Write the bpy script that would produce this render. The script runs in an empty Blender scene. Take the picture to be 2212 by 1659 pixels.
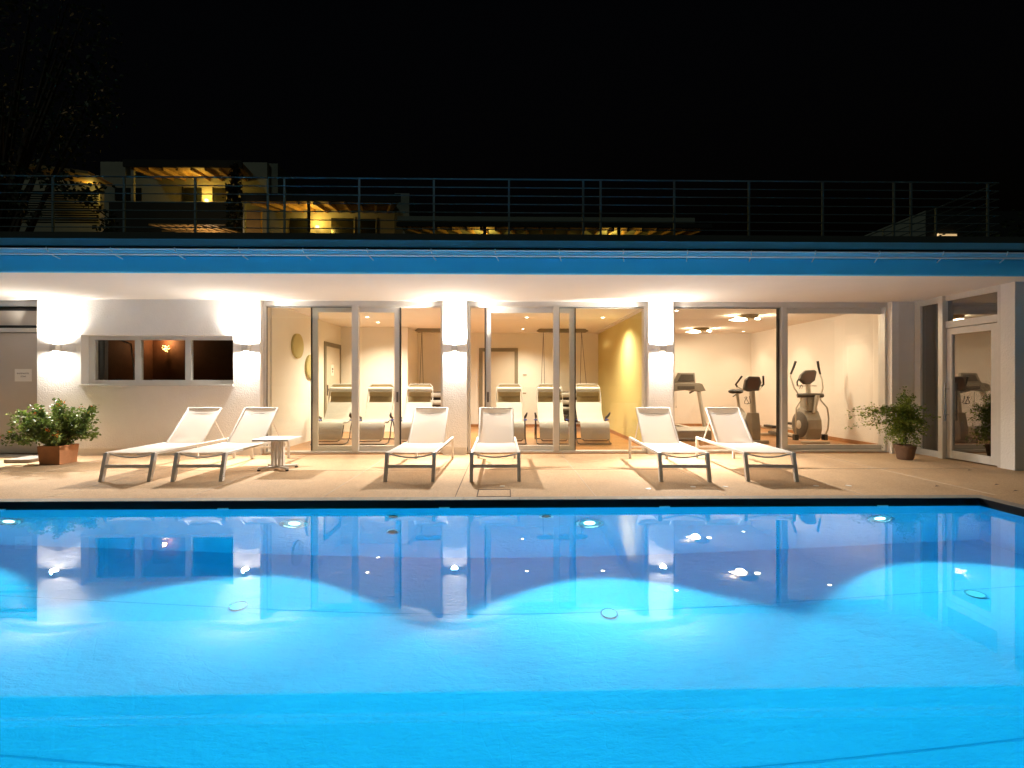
import bpy, math, random
from math import sin, cos, pi, radians, sqrt, atan, tan
from mathutils import Vector, Matrix, Euler

S = bpy.context.scene
COL = S.collection
random.seed(11)

# ------------------------------------------------------------------ camera
F = 1044.6; CX = 1106.0; CY = 829.5; EYE = 1.22
YAW = atan(18.0 / F)
cam_d = bpy.data.cameras.new("camera")
cam = bpy.data.objects.new("camera", cam_d); COL.objects.link(cam)
cam.location = (0, 0, EYE)
cam.rotation_euler = (pi / 2, 0, -YAW)
cam_d.sensor_width = 36.0
cam_d.lens = 36.0 * F / 2212.0
cam_d.clip_start = 0.05; cam_d.clip_end = 2000
S.camera = cam

# ------------------------------------------------------------------ world, added fill sun, exposure
W = bpy.data.worlds.new("World"); S.world = W; W.use_nodes = True
wn = W.node_tree.nodes; wl = W.node_tree.links
bg = wn["Background"]
sky = wn.new("ShaderNodeTexSky"); sky.sky_type = 'NISHITA'; sky.sun_disc = False
sky.sun_elevation = radians(-4.3); sky.sun_rotation = radians(200)
wl.new(sky.outputs[0], bg.inputs[0]); bg.inputs[1].default_value = 0.06

fill_sun_d = bpy.data.lights.new("hill_fill_light", 'SUN'); fill_sun_d.energy = 0.075  # weak greenish sun added to brighten the pale hillside walls
fill_sun_d.angle = radians(3); fill_sun_d.color = (0.80, 1.0, 0.84)
fill_sun = bpy.data.objects.new("hill_fill_light", fill_sun_d); COL.objects.link(fill_sun)
fill_sun.rotation_euler = (radians(52), 0, radians(-28))

S.view_settings.view_transform = 'Standard'
S.view_settings.look = 'None'
S.view_settings.exposure = 0.42
S.view_settings.gamma = 1.0
S.cycles.max_bounces = 14
S.cycles.diffuse_bounces = 5
S.cycles.glossy_bounces = 5
S.cycles.transmission_bounces = 10
S.cycles.transparent_max_bounces = 24
S.cycles.sample_clamp_indirect = 6.0
S.cycles.blur_glossy = 0.6
S.cycles.use_denoising = True

# light colours and powers (the lamps themselves are built further down)
WARM_W = (1.0, 0.92, 0.81)
P_LAMP_UP = 12.0; P_LAMP_DOWN = 24.0; P_THROW_UP = 540.0; P_THROW_DOWN = 400.0
RELAX_COL = (1.0, 0.88, 0.69); P_RELAX = 275.0
GYM_COL = (1.0, 0.83, 0.62); P_GYM_SPOT = 44.0; P_GYM_DISH = 37.0
POOL_COL = (0.86, 0.94, 1.0); P_POOL = 155.0; P_POOL_FILL = 62.0

# ------------------------------------------------------------------ measuring helpers
def PX(px, Y):
    return Y * tan(atan((px - CX) / F) + YAW)
def PZ(px, py, Y):
    X = PX(px, Y); d = X * sin(YAW) + Y * cos(YAW)
    return EYE + (CY - py) / F * d

# ------------------------------------------------------------------ materials
MATS = {}
def mat(name, color=(.8, .8, .8), rough=.6, metal=0.0, spec=None, emit=None, emit_s=0,
        noise=None, bump=None, coat=0.0):
    m = bpy.data.materials.new(name); m.use_nodes = True
    nt = m.node_tree; b = nt.nodes["Principled BSDF"]
    b.inputs["Base Color"].default_value = (*color, 1)
    b.inputs["Roughness"].default_value = rough
    b.inputs["Metallic"].default_value = metal
    if spec is not None: b.inputs["Specular IOR Level"].default_value = spec
    if coat: b.inputs["Coat Weight"].default_value = coat
    if emit:
        b.inputs["Emission Color"].default_value = (*emit, 1)
        b.inputs["Emission Strength"].default_value = emit_s
    geo = None
    if noise or bump:
        geo = nt.nodes.new("ShaderNodeTexCoord")
    if noise:
        sc, amt, det = noise
        n = nt.nodes.new("ShaderNodeTexNoise"); n.inputs["Scale"].default_value = sc
        n.inputs["Detail"].default_value = det; n.inputs["Roughness"].default_value = .65
        nt.links.new(geo.outputs["Object"], n.inputs["Vector"])
        mp = nt.nodes.new("ShaderNodeMapRange")
        mp.inputs[1].default_value = .25; mp.inputs[2].default_value = .75
        mp.inputs[3].default_value = 1 - amt; mp.inputs[4].default_value = 1 + amt
        nt.links.new(n.outputs["Fac"], mp.inputs[0])
        mx = nt.nodes.new("ShaderNodeMix"); mx.data_type = 'RGBA'; mx.blend_type = 'MULTIPLY'
        mx.inputs[0].default_value = 1
        mx.inputs[6].default_value = (*color, 1)
        nt.links.new(mp.outputs[0], mx.inputs[7])
        nt.links.new(mx.outputs[2], b.inputs["Base Color"])
    if bump:
        sc, st, dist = bump
        n2 = nt.nodes.new("ShaderNodeTexNoise"); n2.inputs["Scale"].default_value = sc
        n2.inputs["Detail"].default_value = 5
        nt.links.new(geo.outputs["Object"], n2.inputs["Vector"])
        bp = nt.nodes.new("ShaderNodeBump"); bp.inputs["Strength"].default_value = st
        bp.inputs["Distance"].default_value = dist
        nt.links.new(n2.outputs["Fac"], bp.inputs["Height"])
        nt.links.new(bp.outputs[0], b.inputs["Normal"])
    MATS[name] = m
    return m

M_STUCCO = mat("white_stucco", (.85, .82, .78), .9, noise=(3, .03, 4), bump=(45, .6, .012))
M_PLINTH = mat("plinth_render", (.74, .69, .63), .9, noise=(5, .05, 4), bump=(80, .3, .01))
M_SOFFIT = mat("soffit_plaster", (.80, .77, .74), .95, noise=(2, .02, 3))
M_FASCIA = mat("pool_lit_fascia", (.13, .70, .98), .7, noise=(1.2, .05, 3))  # blue of the pool light is put into this colour
M_GUTTER = mat("gutter_metal", (.82, .83, .84), .35, metal=.15, noise=(4, .04, 2))
M_POOLLITBLUE = mat("pool_lit_metal_blue", (.30, .72, .92), .45, noise=(4, .04, 2))  # pool light painted as blue on the gutter face and parapet band
M_ROOFDARK = mat("dark_roof_membrane", (.03, .035, .04), .8, noise=(6, .2, 3))
M_COPEDARK = mat("dark_parapet_cap", (.10, .11, .10), .7, noise=(2, .1, 3))
M_ALU = mat("satin_aluminium", (.70, .67, .62), .45, metal=.2, noise=(8, .03, 2))
M_ALUDARK = mat("dark_gasket_aluminium", (.20, .20, .19), .5, metal=.2, noise=(8, .05, 2))  # dark grey of the pane gaskets
M_BLACK = mat("black_rubber", (.015, .015, .016), .6)
M_STEEL = mat("rail_steel", (.22, .30, .33), .45, metal=.5, noise=(5, .08, 2))
M_PEACH = mat("gym_wall_paint", (.80, .74, .66), .9, noise=(2, .02, 3))
M_CREAM = mat("relax_wall_paint", (.82, .79, .72), .9, noise=(2, .025, 3))
M_YELLOW = mat("olive_yellow_wall_paint", (.62, .52, .20), .85, noise=(2, .03, 3))
M_CEIL = mat("ceiling_paint", (.80, .74, .66), .9, noise=(2, .02, 2))
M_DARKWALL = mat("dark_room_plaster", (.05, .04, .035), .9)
M_BROWN = mat("brown_plank_wall", (.13, .06, .03), .7, noise=(3, .35, 6))
M_OLIVE = mat("olive_door_frame", (.22, .19, .13), .6, noise=(6, .05, 2))
M_DOORLEAF = mat("door_leaf_paint", (.62, .55, .45), .7, noise=(2, .03, 2))
M_GREYDOOR = mat("grey_beige_door_panel", (.54, .49, .43), .7, noise=(1.5, .05, 3))
M_PANEL = mat("corner_panel_render", (.80, .75, .69), .9, noise=(3, .03, 3))
M_SKIRT = mat("oak_skirting", (.40, .19, .07), .5, noise=(12, .15, 4))
M_PAPER = mat("paper", (.82, .80, .75), .9)
M_INK = mat("printed_ink", (.12, .11, .10), .9)
M_SLING = None
M_WHITEFR = mat("loungers_powder_coat", (.70, .66, .61), .45, noise=(9, .04, 2))
M_TERRA = mat("terracotta", (.42, .19, .085), .85, noise=(7, .18, 5), bump=(40, .3, .006))
M_BROWNPOT = mat("brown_clay_pot", (.17, .095, .055), .75, noise=(9, .15, 4))
M_SOIL = mat("potting_soil", (.05, .03, .02), .95, noise=(40, .4, 4))
M_BARK = mat("bark", (.09, .06, .04), .9, noise=(14, .3, 5), bump=(30, .6, .01))
M_STONE = mat("coping_stone", (.30, .26, .22), .75, noise=(9, .16, 6), bump=(70, .3, .004))
M_BAND = mat("coping_face_shade_black", (.004, .004, .005), .6, spec=.1, noise=(3, .3, 3))  # dark stone face, its shadow put into the near-black colour
M_CUSHION = mat("cream_cushion", (.48, .455, .41), .95, noise=(6, .04, 3), bump=(120, .3, .003))
M_TANMESH = mat("tan_mesh", (.30, .23, .12), .9, noise=(9, .08, 3))
M_TUBE = mat("dark_tube_steel", (.07, .055, .045), .35, metal=.6)
M_PLASTBK = mat("black_grip_plastic", (.03, .027, .022), .5)
M_POOLREFL = mat("pool_reflection_blue", (.05, .10, .50), .5)
M_DARKSL = mat("dark_wicker", (.06, .04, .03), .7, noise=(20, .3, 3))
M_MACH = mat("machine_silver_plastic", (.34, .30, .24), .45, metal=.25, noise=(5, .05, 2))
M_MACHDK = mat("machine_dark_plastic", (.11, .09, .07), .5, noise=(5, .1, 2))
M_MACHLT = mat("machine_pale_metal", (.58, .53, .44), .35, metal=.4)
M_SCREEN = mat("machine_display_glass", (.16, .10, .08), .25)
M_HILL = mat("dark_hillside", (.025, .035, .02), .95, noise=(.4, .5, 6))
M_GROUND = mat("dark_lawn", (.03, .05, .02), .95, noise=(.6, .4, 6))
M_FARWALL = mat("far_pale_render", (.46, .46, .38), .9, noise=(.5, .08, 4))
M_FARWALL2 = mat("far_grey_render", (.30, .33, .28), .9, noise=(.5, .1, 4))
M_FARDARK = mat("far_dark_cladding", (.025, .028, .025), .8, noise=(1, .2, 3))
M_TIMBER = mat("pergola_timber", (.42, .26, .09), .7, noise=(3, .15, 4))
M_FARGLASS = mat("far_window_glass", (.02, .025, .02), .2)
M_SLABCON = mat("grey_step_concrete", (.26, .23, .20), .9, noise=(10, .12, 5))
M_BULB = mat("lit_lens", (1, 1, 1), .5, emit=(1, .86, .64), emit_s=30)
M_BULBW = mat("lit_warm_lens", (1, 1, 1), .5, emit=(1, .62, .18), emit_s=4)
M_POOLLENS = mat("lit_pool_lens", (1, 1, 1), .5, emit=(.85, .96, 1), emit_s=5)
M_CHROME = mat("chrome", (.7, .7, .7), .2, metal=.9)
M_PALEPL = mat("white_plastic", (.75, .74, .70), .4)
M_LAMP = mat("lamp_cube_metal", (.72, .69, .65), .5, metal=.3)
M_DISC = mat("olive_felt_disc", (.52, .45, .20), .9, noise=(5, .04, 3))
M_LEAFG = None

def leaf_mat(name, c1, c2, trans=.25, scale=9):
    m = bpy.data.materials.new(name); m.use_nodes = True
    nt = m.node_tree; b = nt.nodes["Principled BSDF"]
    tc = nt.nodes.new("ShaderNodeTexCoord")
    n = nt.nodes.new("ShaderNodeTexNoise"); n.inputs["Scale"].default_value = scale
    n.inputs["Detail"].default_value = 4
    nt.links.new(tc.outputs["Object"], n.inputs["Vector"])
    r = nt.nodes.new("ShaderNodeValToRGB")
    r.color_ramp.elements[0].position = .35; r.color_ramp.elements[0].color = (*c1, 1)
    r.color_ramp.elements[1].position = .68; r.color_ramp.elements[1].color = (*c2, 1)
    nt.links.new(n.outputs["Fac"], r.inputs[0])
    nt.links.new(r.outputs[0], b.inputs["Base Color"])
    b.inputs["Roughness"].default_value = .5
    t = nt.nodes.new("ShaderNodeBsdfTranslucent")
    nt.links.new(r.outputs[0], t.inputs[0])
    mx = nt.nodes.new("ShaderNodeMixShader"); mx.inputs[0].default_value = trans
    nt.links.new(b.outputs[0], mx.inputs[1]); nt.links.new(t.outputs[0], mx.inputs[2])
    nt.links.new(mx.outputs[0], nt.nodes["Material Output"].inputs[0])
    return m
M_LEAF = leaf_mat("shrub_leaf", (.045, .085, .014), (.22, .30, .06))
M_LEAFJ = leaf_mat("jasmine_leaf", (.09, .15, .018), (.34, .42, .06), .4)
M_LEAFT = leaf_mat("tree_leaf", (.03, .05, .02), (.06, .09, .03), .15, 2)
M_LEAFD = leaf_mat("dark_conifer", (.008, .012, .006), (.02, .03, .012), .05, 2)
M_PETAL = mat("white_petal", (.85, .78, .68), .8)
M_PETALO = mat("orange_petal", (.75, .22, .03), .8)

def sling_mat():
    m = bpy.data.materials.new("white_mesh_sling"); m.use_nodes = True
    nt = m.node_tree; b = nt.nodes["Principled BSDF"]
    tc = nt.nodes.new("ShaderNodeTexCoord")
    w = nt.nodes.new("ShaderNodeTexWave"); w.inputs["Scale"].default_value = 60
    w.wave_type = 'BANDS'; w.bands_direction = 'X'; w.inputs["Distortion"].default_value = .6
    nt.links.new(tc.outputs["Object"], w.inputs["Vector"])
    r = nt.nodes.new("ShaderNodeValToRGB")
    r.color_ramp.elements[0].color = (.72, .70, .67, 1); r.color_ramp.elements[1].color = (.82, .80, .77, 1)
    nt.links.new(w.outputs["Fac"], r.inputs[0]); nt.links.new(r.outputs[0], b.inputs["Base Color"])
    b.inputs["Roughness"].default_value = .8
    t = nt.nodes.new("ShaderNodeBsdfTransparent")
    tr = nt.nodes.new("ShaderNodeBsdfTranslucent"); tr.inputs[0].default_value = (.8, .78, .74, 1)
    m1 = nt.nodes.new("ShaderNodeMixShader"); m1.inputs[0].default_value = .35
    nt.links.new(b.outputs[0], m1.inputs[1]); nt.links.new(tr.outputs[0], m1.inputs[2])
    mx = nt.nodes.new("ShaderNodeMixShader"); mx.inputs[0].default_value = .13
    nt.links.new(m1.outputs[0], mx.inputs[1]); nt.links.new(t.outputs[0], mx.inputs[2])
    nt.links.new(mx.outputs[0], nt.nodes["Material Output"].inputs[0])
    return m
M_SLING = sling_mat()

def glass_mat(name, tint, refl_ior, gain):
    m = bpy.data.materials.new(name); m.use_nodes = True
    nt = m.node_tree; nt.nodes.remove(nt.nodes["Principled BSDF"])
    fr = nt.nodes.new("ShaderNodeFresnel"); fr.inputs[0].default_value = refl_ior
    mu = nt.nodes.new("ShaderNodeMath"); mu.operation = 'MULTIPLY'; mu.use_clamp = True
    mu.inputs[1].default_value = gain; nt.links.new(fr.outputs[0], mu.inputs[0])
    ge = nt.nodes.new("ShaderNodeNewGeometry"); iv = nt.nodes.new("ShaderNodeMath"); iv.operation = 'SUBTRACT'
    iv.inputs[0].default_value = 1; nt.links.new(ge.outputs["Backfacing"], iv.inputs[1])
    m2 = nt.nodes.new("ShaderNodeMath"); m2.operation = 'MULTIPLY'
    nt.links.new(mu.outputs[0], m2.inputs[0]); nt.links.new(iv.outputs[0], m2.inputs[1]); mu = m2
    t = nt.nodes.new("ShaderNodeBsdfTransparent"); t.inputs[0].default_value = (*tint, 1)
    g = nt.nodes.new("ShaderNodeBsdfGlossy"); g.inputs["Roughness"].default_value = 0.0
    g.inputs[0].default_value = (1, 1, 1, 1)
    mx = nt.nodes.new("ShaderNodeMixShader")
    nt.links.new(mu.outputs[0], mx.inputs[0]); nt.links.new(t.outputs[0], mx.inputs[1])
    nt.links.new(g.outputs[0], mx.inputs[2])
    nt.links.new(mx.outputs[0], nt.nodes["Material Output"].inputs[0])
    return m
M_GLASS = glass_mat("window_glass", (.96, .96, .93), 1.52, 1.15)
M_GLASSDK = glass_mat("coated_window_glass", (.45, .45, .43), 1.9, 3.0)

def deck_mat():
    m = bpy.data.materials.new("exposed_aggregate_deck"); m.use_nodes = True
    nt = m.node_tree; b = nt.nodes["Principled BSDF"]; L = nt.links.new
    tc = nt.nodes.new("ShaderNodeTexCoord")
    n = nt.nodes.new("ShaderNodeTexNoise"); n.inputs["Scale"].default_value = 1.1; n.inputs["Detail"].default_value = 6
    L(tc.outputs["Object"], n.inputs["Vector"])
    v = nt.nodes.new("ShaderNodeTexVoronoi"); v.inputs["Scale"].default_value = 130
    L(tc.outputs["Object"], v.inputs["Vector"])
    r = nt.nodes.new("ShaderNodeValToRGB")
    r.color_ramp.elements[0].position = .3; r.color_ramp.elements[0].color = (.47, .305, .17, 1)
    r.color_ramp.elements[1].position = .72; r.color_ramp.elements[1].color = (.57, .385, .225, 1)
    L(n.outputs["Fac"], r.inputs[0])
    hs = nt.nodes.new("ShaderNodeMix"); hs.data_type = 'RGBA'; hs.blend_type = 'OVERLAY'
    hs.inputs[0].default_value = .28
    bw = nt.nodes.new("ShaderNodeRGBToBW"); L(v.outputs["Color"], bw.inputs[0])
    L(r.outputs[0], hs.inputs[6]); L(bw.outputs[0], hs.inputs[7])
    L(hs.outputs[2], b.inputs["Base Color"])
    b.inputs["Roughness"].default_value = .85
    bp = nt.nodes.new("ShaderNodeBump"); bp.inputs["Strength"].default_value = .25; bp.inputs["Distance"].default_value = .004
    L(v.outputs["Distance"], bp.inputs["Height"]); L(bp.outputs[0], b.inputs["Normal"])
    return m
M_DECK = deck_mat()
M_JOINT = mat("dark_joint", (.12, .08, .05), .9)
M_JOINTL = mat("pale_joint", (.62, .50, .38), .9)

def parquet_mat():
    m = bpy.data.materials.new("orange_parquet"); m.use_nodes = True
    nt = m.node_tree; b = nt.nodes["Principled BSDF"]; L = nt.links.new
    tc = nt.nodes.new("ShaderNodeTexCoord")
    mp = nt.nodes.new("ShaderNodeMapping"); mp.inputs["Scale"].default_value = (1, 1, 1)
    L(tc.outputs["Object"], mp.inputs[0])
    br = nt.nodes.new("ShaderNodeTexBrick"); br.inputs["Scale"].default_value = 1.0
    br.inputs["Brick Width"].default_value = .9; br.inputs["Row Height"].default_value = .12
    br.inputs["Mortar Size"].default_value = .003
    br.inputs["Color1"].default_value = (.48, .23, .075, 1); br.inputs["Color2"].default_value = (.38, .17, .05, 1)
    br.inputs["Mortar"].default_value = (.14, .06, .02, 1)
    L(mp.outputs[0], br.inputs["Vector"]); L(br.outputs["Color"], b.inputs["Base Color"])
    b.inputs["Roughness"].default_value = .32
    return m
M_PARQ = parquet_mat()

def liner_mat():
    m = bpy.data.materials.new("pool_liner_plaster"); m.use_nodes = True
    nt = m.node_tree; b = nt.nodes["Principled BSDF"]; L = nt.links.new
    tc = nt.nodes.new("ShaderNodeTexCoord")
    n = nt.nodes.new("ShaderNodeTexNoise"); n.inputs["Scale"].default_value = 1.3; n.inputs["Detail"].default_value = 7
    n.inputs["Roughness"].default_value = .7
    L(tc.outputs["Object"], n.inputs["Vector"])
    r = nt.nodes.new("ShaderNodeValToRGB")
    r.color_ramp.elements[0].position = .25; r.color_ramp.elements[0].color = (.46, .62, .80, 1)
    r.color_ramp.elements[1].position = .75; r.color_ramp.elements[1].color = (.56, .69, .86, 1)
    L(n.outputs["Fac"], r.inputs[0]); L(r.outputs[0], b.inputs["Base Color"])
    b.inputs["Roughness"].default_value = .8
    # rough trowelled relief: wide folds, fine grain and a few long wrinkles
    n2 = nt.nodes.new("ShaderNodeTexNoise"); n2.inputs["Scale"].default_value = 9; n2.inputs["Detail"].default_value = 6
    n2.inputs["Roughness"].default_value = .7
    mpn = nt.nodes.new("ShaderNodeMapping"); mpn.inputs["Scale"].default_value = (.55, 1.3, 1)
    L(tc.outputs["Object"], mpn.inputs[0]); L(mpn.outputs[0], n2.inputs["Vector"])
    mus = nt.nodes.new("ShaderNodeTexNoise"); mus.inputs["Scale"].default_value = 1.6; mus.inputs["Detail"].default_value = 3
    mus.inputs["Distortion"].default_value = 1.2
    L(tc.outputs["Object"], mus.inputs["Vector"])
    ab = nt.nodes.new("ShaderNodeMath"); ab.operation = 'SUBTRACT'; ab.inputs[1].default_value = .5
    L(mus.outputs["Fac"], ab.inputs[0])
    ab2 = nt.nodes.new("ShaderNodeMath"); ab2.operation = 'ABSOLUTE'; L(ab.outputs[0], ab2.inputs[0])
    mr = nt.nodes.new("ShaderNodeMapRange"); mr.inputs[1].default_value = 0; mr.inputs[2].default_value = .018
    mr.inputs[3].default_value = 0; mr.inputs[4].default_value = 1; L(ab2.outputs[0], mr.inputs[0])
    ad = nt.nodes.new("ShaderNodeMath"); ad.operation = 'MULTIPLY_ADD'; ad.inputs[1].default_value = .07
    L(mr.outputs[0], ad.inputs[0]); L(n2.outputs["Fac"], ad.inputs[2])
    bp = nt.nodes.new("ShaderNodeBump"); bp.inputs["Strength"].default_value = .8; bp.inputs["Distance"].default_value = .022
    L(ad.outputs[0], bp.inputs["Height"]); L(bp.outputs[0], b.inputs["Normal"])
    return m
M_LINER = liner_mat()
M_SEAM = mat("liner_seam", (.26, .46, .62), .8)

def water_mat():
    m = bpy.data.materials.new("pool_water"); m.use_nodes = True
    nt = m.node_tree; nt.nodes.remove(nt.nodes["Principled BSDF"]); L = nt.links.new
    tc = nt.nodes.new("ShaderNodeTexCoord")
    n = nt.nodes.new("ShaderNodeTexNoise"); n.inputs["Scale"].default_value = 1.6; n.inputs["Detail"].default_value = 1.5
    L(tc.outputs["Object"], n.inputs["Vector"])
    bp = nt.nodes.new("ShaderNodeBump"); bp.inputs["Strength"].default_value = .05; bp.inputs["Distance"].default_value = .003
    L(n.outputs["Fac"], bp.inputs["Height"])
    fr = nt.nodes.new("ShaderNodeFresnel"); fr.inputs[0].default_value = 1.53; L(bp.outputs[0], fr.inputs["Normal"])
    rf = nt.nodes.new("ShaderNodeBsdfRefraction"); rf.inputs["IOR"].default_value = 1.333; rf.inputs["Roughness"].default_value = 0
    gl = nt.nodes.new("ShaderNodeBsdfGlossy"); gl.inputs["Roughness"].default_value = 0; gl.inputs[0].default_value = (1, 1, 1, 1)
    L(bp.outputs[0], rf.inputs["Normal"]); L(bp.outputs[0], gl.inputs["Normal"])
    mx = nt.nodes.new("ShaderNodeMixShader"); L(fr.outputs[0], mx.inputs[0])
    L(rf.outputs[0], mx.inputs[1]); L(gl.outputs[0], mx.inputs[2])
    out = nt.nodes["Material Output"]; L(mx.outputs[0], out.inputs["Surface"])
    va = nt.nodes.new("ShaderNodeVolumeAbsorption"); va.inputs["Color"].default_value = (0.0, .9225, .9775, 1)
    va.inputs["Density"].default_value = .80
    L(va.outputs[0], out.inputs["Volume"])
    return m
M_WATER = water_mat()

# ------------------------------------------------------------------ mesh builder
class MB:
    def __init__(s): s.v = []; s.f = []
    def add(s, vs, fs, M=None):
        b = len(s.v)
        for p in vs:
            p = Vector(p)
            if M is not None: p = M @ p
            s.v.append(tuple(p))
        for f in fs: s.f.append(tuple(b + i for i in f))
        return s
    def box(s, x0, x1, y0, y1, z0, z1, M=None):
        if x0 > x1: x0, x1 = x1, x0
        if y0 > y1: y0, y1 = y1, y0
        if z0 > z1: z0, z1 = z1, z0
        vs = [(x0, y0, z0), (x1, y0, z0), (x1, y1, z0), (x0, y1, z0), (x0, y0, z1), (x1, y0, z1), (x1, y1, z1), (x0, y1, z1)]
        fs = [(0, 3, 2, 1), (4, 5, 6, 7), (0, 1, 5, 4), (1, 2, 6, 5), (2, 3, 7, 6), (3, 0, 4, 7)]
        return s.add(vs, fs, M)
    def bar(s, p, q, w, h, up=(0, 0, 1)):
        p = Vector(p); q = Vector(q); d = (q - p).normalized()
        u = Vector(up)
        if abs(d.dot(u)) > .98: u = Vector((0, 1, 0))
        a = d.cross(u).normalized(); b = a.cross(d).normalized()
        vs = []
        for c in (p, q):
            for sx, sz in ((-1, -1), (1, -1), (1, 1), (-1, 1)):
                vs.append(c + a * sx * w / 2 + b * sz * h / 2)
        return s.add(vs, [(0, 1, 2, 3), (7, 6, 5, 4), (0, 4, 5, 1), (1, 5, 6, 2), (2, 6, 7, 3), (3, 7, 4, 0)])
    def tube(s, pts, r, n=8, closed=False):
        pts = [Vector(p) for p in pts]; m = len(pts); rings = []
        rs = r if isinstance(r, (list, tuple)) else [r] * m
        prev = None
        for i, p in enumerate(pts):
            if closed: d = (pts[(i + 1) % m] - pts[i - 1])
            elif i == 0: d = pts[1] - p
            elif i == m - 1: d = p - pts[i - 1]
            else: d = (pts[i + 1] - p).normalized() + (p - pts[i - 1]).normalized()
            d = d.normalized() if d.length > 1e-9 else Vector((0, 0, 1))
            if prev is None:
                u = Vector((0, 0, 1)) if abs(d.z) < .9 else Vector((1, 0, 0))
                a = d.cross(u).normalized()
            else:
                a = (prev - d * prev.dot(d)); a = a.normalized() if a.length > 1e-6 else d.orthogonal().normalized()
            prev = a; b = d.cross(a)
            rings.append([p + (a * cos(2 * pi * k / n) + b * sin(2 * pi * k / n)) * rs[i] for k in range(n)])
        vs = [q for ring in rings for q in ring]; fs = []
        for i in range(m - 1 + (1 if closed else 0)):
            for k in range(n):
                i2 = (i + 1) % m
                fs.append((i * n + k, i * n + (k + 1) % n, i2 * n + (k + 1) % n, i2 * n + k))
        if not closed:
            fs.append(tuple(range(n - 1, -1, -1))); fs.append(tuple((m - 1) * n + k for k in range(n)))
        return s.add(vs, fs)
    def lathe(s, prof, c=(0, 0, 0), n=24, M=None, cap=True):
        vs = []; fs = []; m = len(prof)
        for r, z in prof:
            for k in range(n):
                vs.append((c[0] + r * cos(2 * pi * k / n), c[1] + r * sin(2 * pi * k / n), c[2] + z))
        for i in range(m - 1):
            for k in range(n):
                fs.append((i * n + k, i * n + (k + 1) % n, (i + 1) * n + (k + 1) % n, (i + 1) * n + k))
        if cap:
            fs.append(tuple(range(n - 1, -1, -1))); fs.append(tuple((m - 1) * n + k for k in range(n)))
        return s.add(vs, fs, M)
    def prism(s, poly, d0, d1, axis='x', M=None):
        """poly in the other two axes (y,z for x; x,z for y; x,y for z)"""
        n = len(poly); vs = []
        for d in (d0, d1):
            for a, b in poly:
                vs.append((d, a, b) if axis == 'x' else (a, d, b) if axis == 'y' else (a, b, d))
        fs = [tuple(range(n)), tuple(range(2 * n - 1, n - 1, -1))]
        for i in range(n):
            j = (i + 1) % n; fs.append((i, n + i, n + j, j))
        return s.add(vs, fs, M)
    def quad(s, a, b, c, d):
        return s.add([a, b, c, d], [(0, 1, 2, 3)])
    def ball(s, c, r, n=10, m=7, M=None):
        rx, ry, rz = r if isinstance(r, (tuple, list)) else (r, r, r)
        vs = [(c[0], c[1], c[2] + rz)]; fs = []
        for i in range(1, m):
            t = pi * i / m
            for k in range(n):
                vs.append((c[0] + rx * sin(t) * cos(2 * pi * k / n), c[1] + ry * sin(t) * sin(2 * pi * k / n), c[2] + rz * cos(t)))
        vs.append((c[0], c[1], c[2] - rz)); e = len(vs) - 1
        for k in range(n): fs.append((0, 1 + k, 1 + (k + 1) % n))
        for i in range(m - 2):
            for k in range(n):
                a = 1 + i * n; fs.append((a + k, a + n + k, a + n + (k + 1) % n, a + (k + 1) % n))
        a = 1 + (m - 2) * n
        for k in range(n): fs.append((a + k, e, a + (k + 1) % n))
        return s.add(vs, fs, M)
    def build(s, name, material, parent=None, smooth=False, loc=None, bevel=0):
        me = bpy.data.meshes.new(name); me.from_pydata(s.v, [], s.f); me.update()
        if material: me.materials.append(material)
        if smooth:
            for p in me.polygons: p.use_smooth = True
            try: me.set_sharp_from_angle(angle=radians(45))
            except Exception: pass
        o = bpy.data.objects.new(name, me); COL.objects.link(o)
        if parent: o.parent = parent
        if loc: o.location = loc
        if bevel:
            b = o.modifiers.new("edge", 'BEVEL'); b.width = bevel; b.segments = 2; b.limit_method = 'ANGLE'
        return o

def tag(o, label=None, cat=None, group=None, kind=None):
    if label: o["label"] = label
    if cat: o["category"] = cat
    if group: o["group"] = group
    if kind: o["kind"] = kind
    return o
def empty(name, loc=(0, 0, 0), rz=0, label=None, cat=None, group=None):
    o = bpy.data.objects.new(name, None); COL.objects.link(o); o.empty_display_size = .2
    o.location = loc; o.rotation_euler = (0, 0, rz)
    return tag(o, label, cat, group)
def copy_tree(o, parent=None):
    c = o.copy(); COL.objects.link(c)
    if parent is not None: c.parent = parent
    for ch in list(o.children): copy_tree(ch, c)
    return c
def light(name, typ, energy, color, loc, parent=None, rot=(0, 0, 0), **kw):
    d = bpy.data.lights.new(name, typ); d.energy = energy; d.color = color
    for k, v in kw.items(): setattr(d, k, v)
    o = bpy.data.objects.new(name, d); COL.objects.link(o); o.location = loc; o.rotation_euler = rot
    if parent: o.parent = parent
    return o

# ------------------------------------------------------------------ main dimensions (metres; deck = 0)
YW = 8.36                    # outer face of the house front
HC = 2.665                   # soffit height
YG = 8.50                    # glazing plane
YE = 6.34                    # roof edge
PY = 5.09                    # far pool wall
PR = 5.10; PL = -10.5; PN = 0.35
WZ = -0.08; PD = -1.555      # water level, pool floor
XS = PX(1977, YW)            # inner corner at the right, side wall plane
A0, A1 = PX(562, YW), PX(956, YW)
B0, B1 = PX(1009, YW), PX(1401, YW)
C0, C1 = PX(1455, YW), PX(1927, YW)
YB1 = YW + .30               # inner face of the front wall

# ------------------------------------------------------------------ ground, deck, pool
g = MB()
R = 260
for (x0, x1, y0, y1) in ((-R, R, -R, PN - .15), (-R, R, PY + .15, R), (-R, PL - .15, PN - .15, PY + .15), (PR + .15, R, PN - .15, PY + .15)):
    g.quad((x0, y0, -.12), (x1, y0, -.12), (x1, y1, -.12), (x0, y1, -.12))
tag(g.build("ground", M_GROUND), kind="structure")

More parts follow.
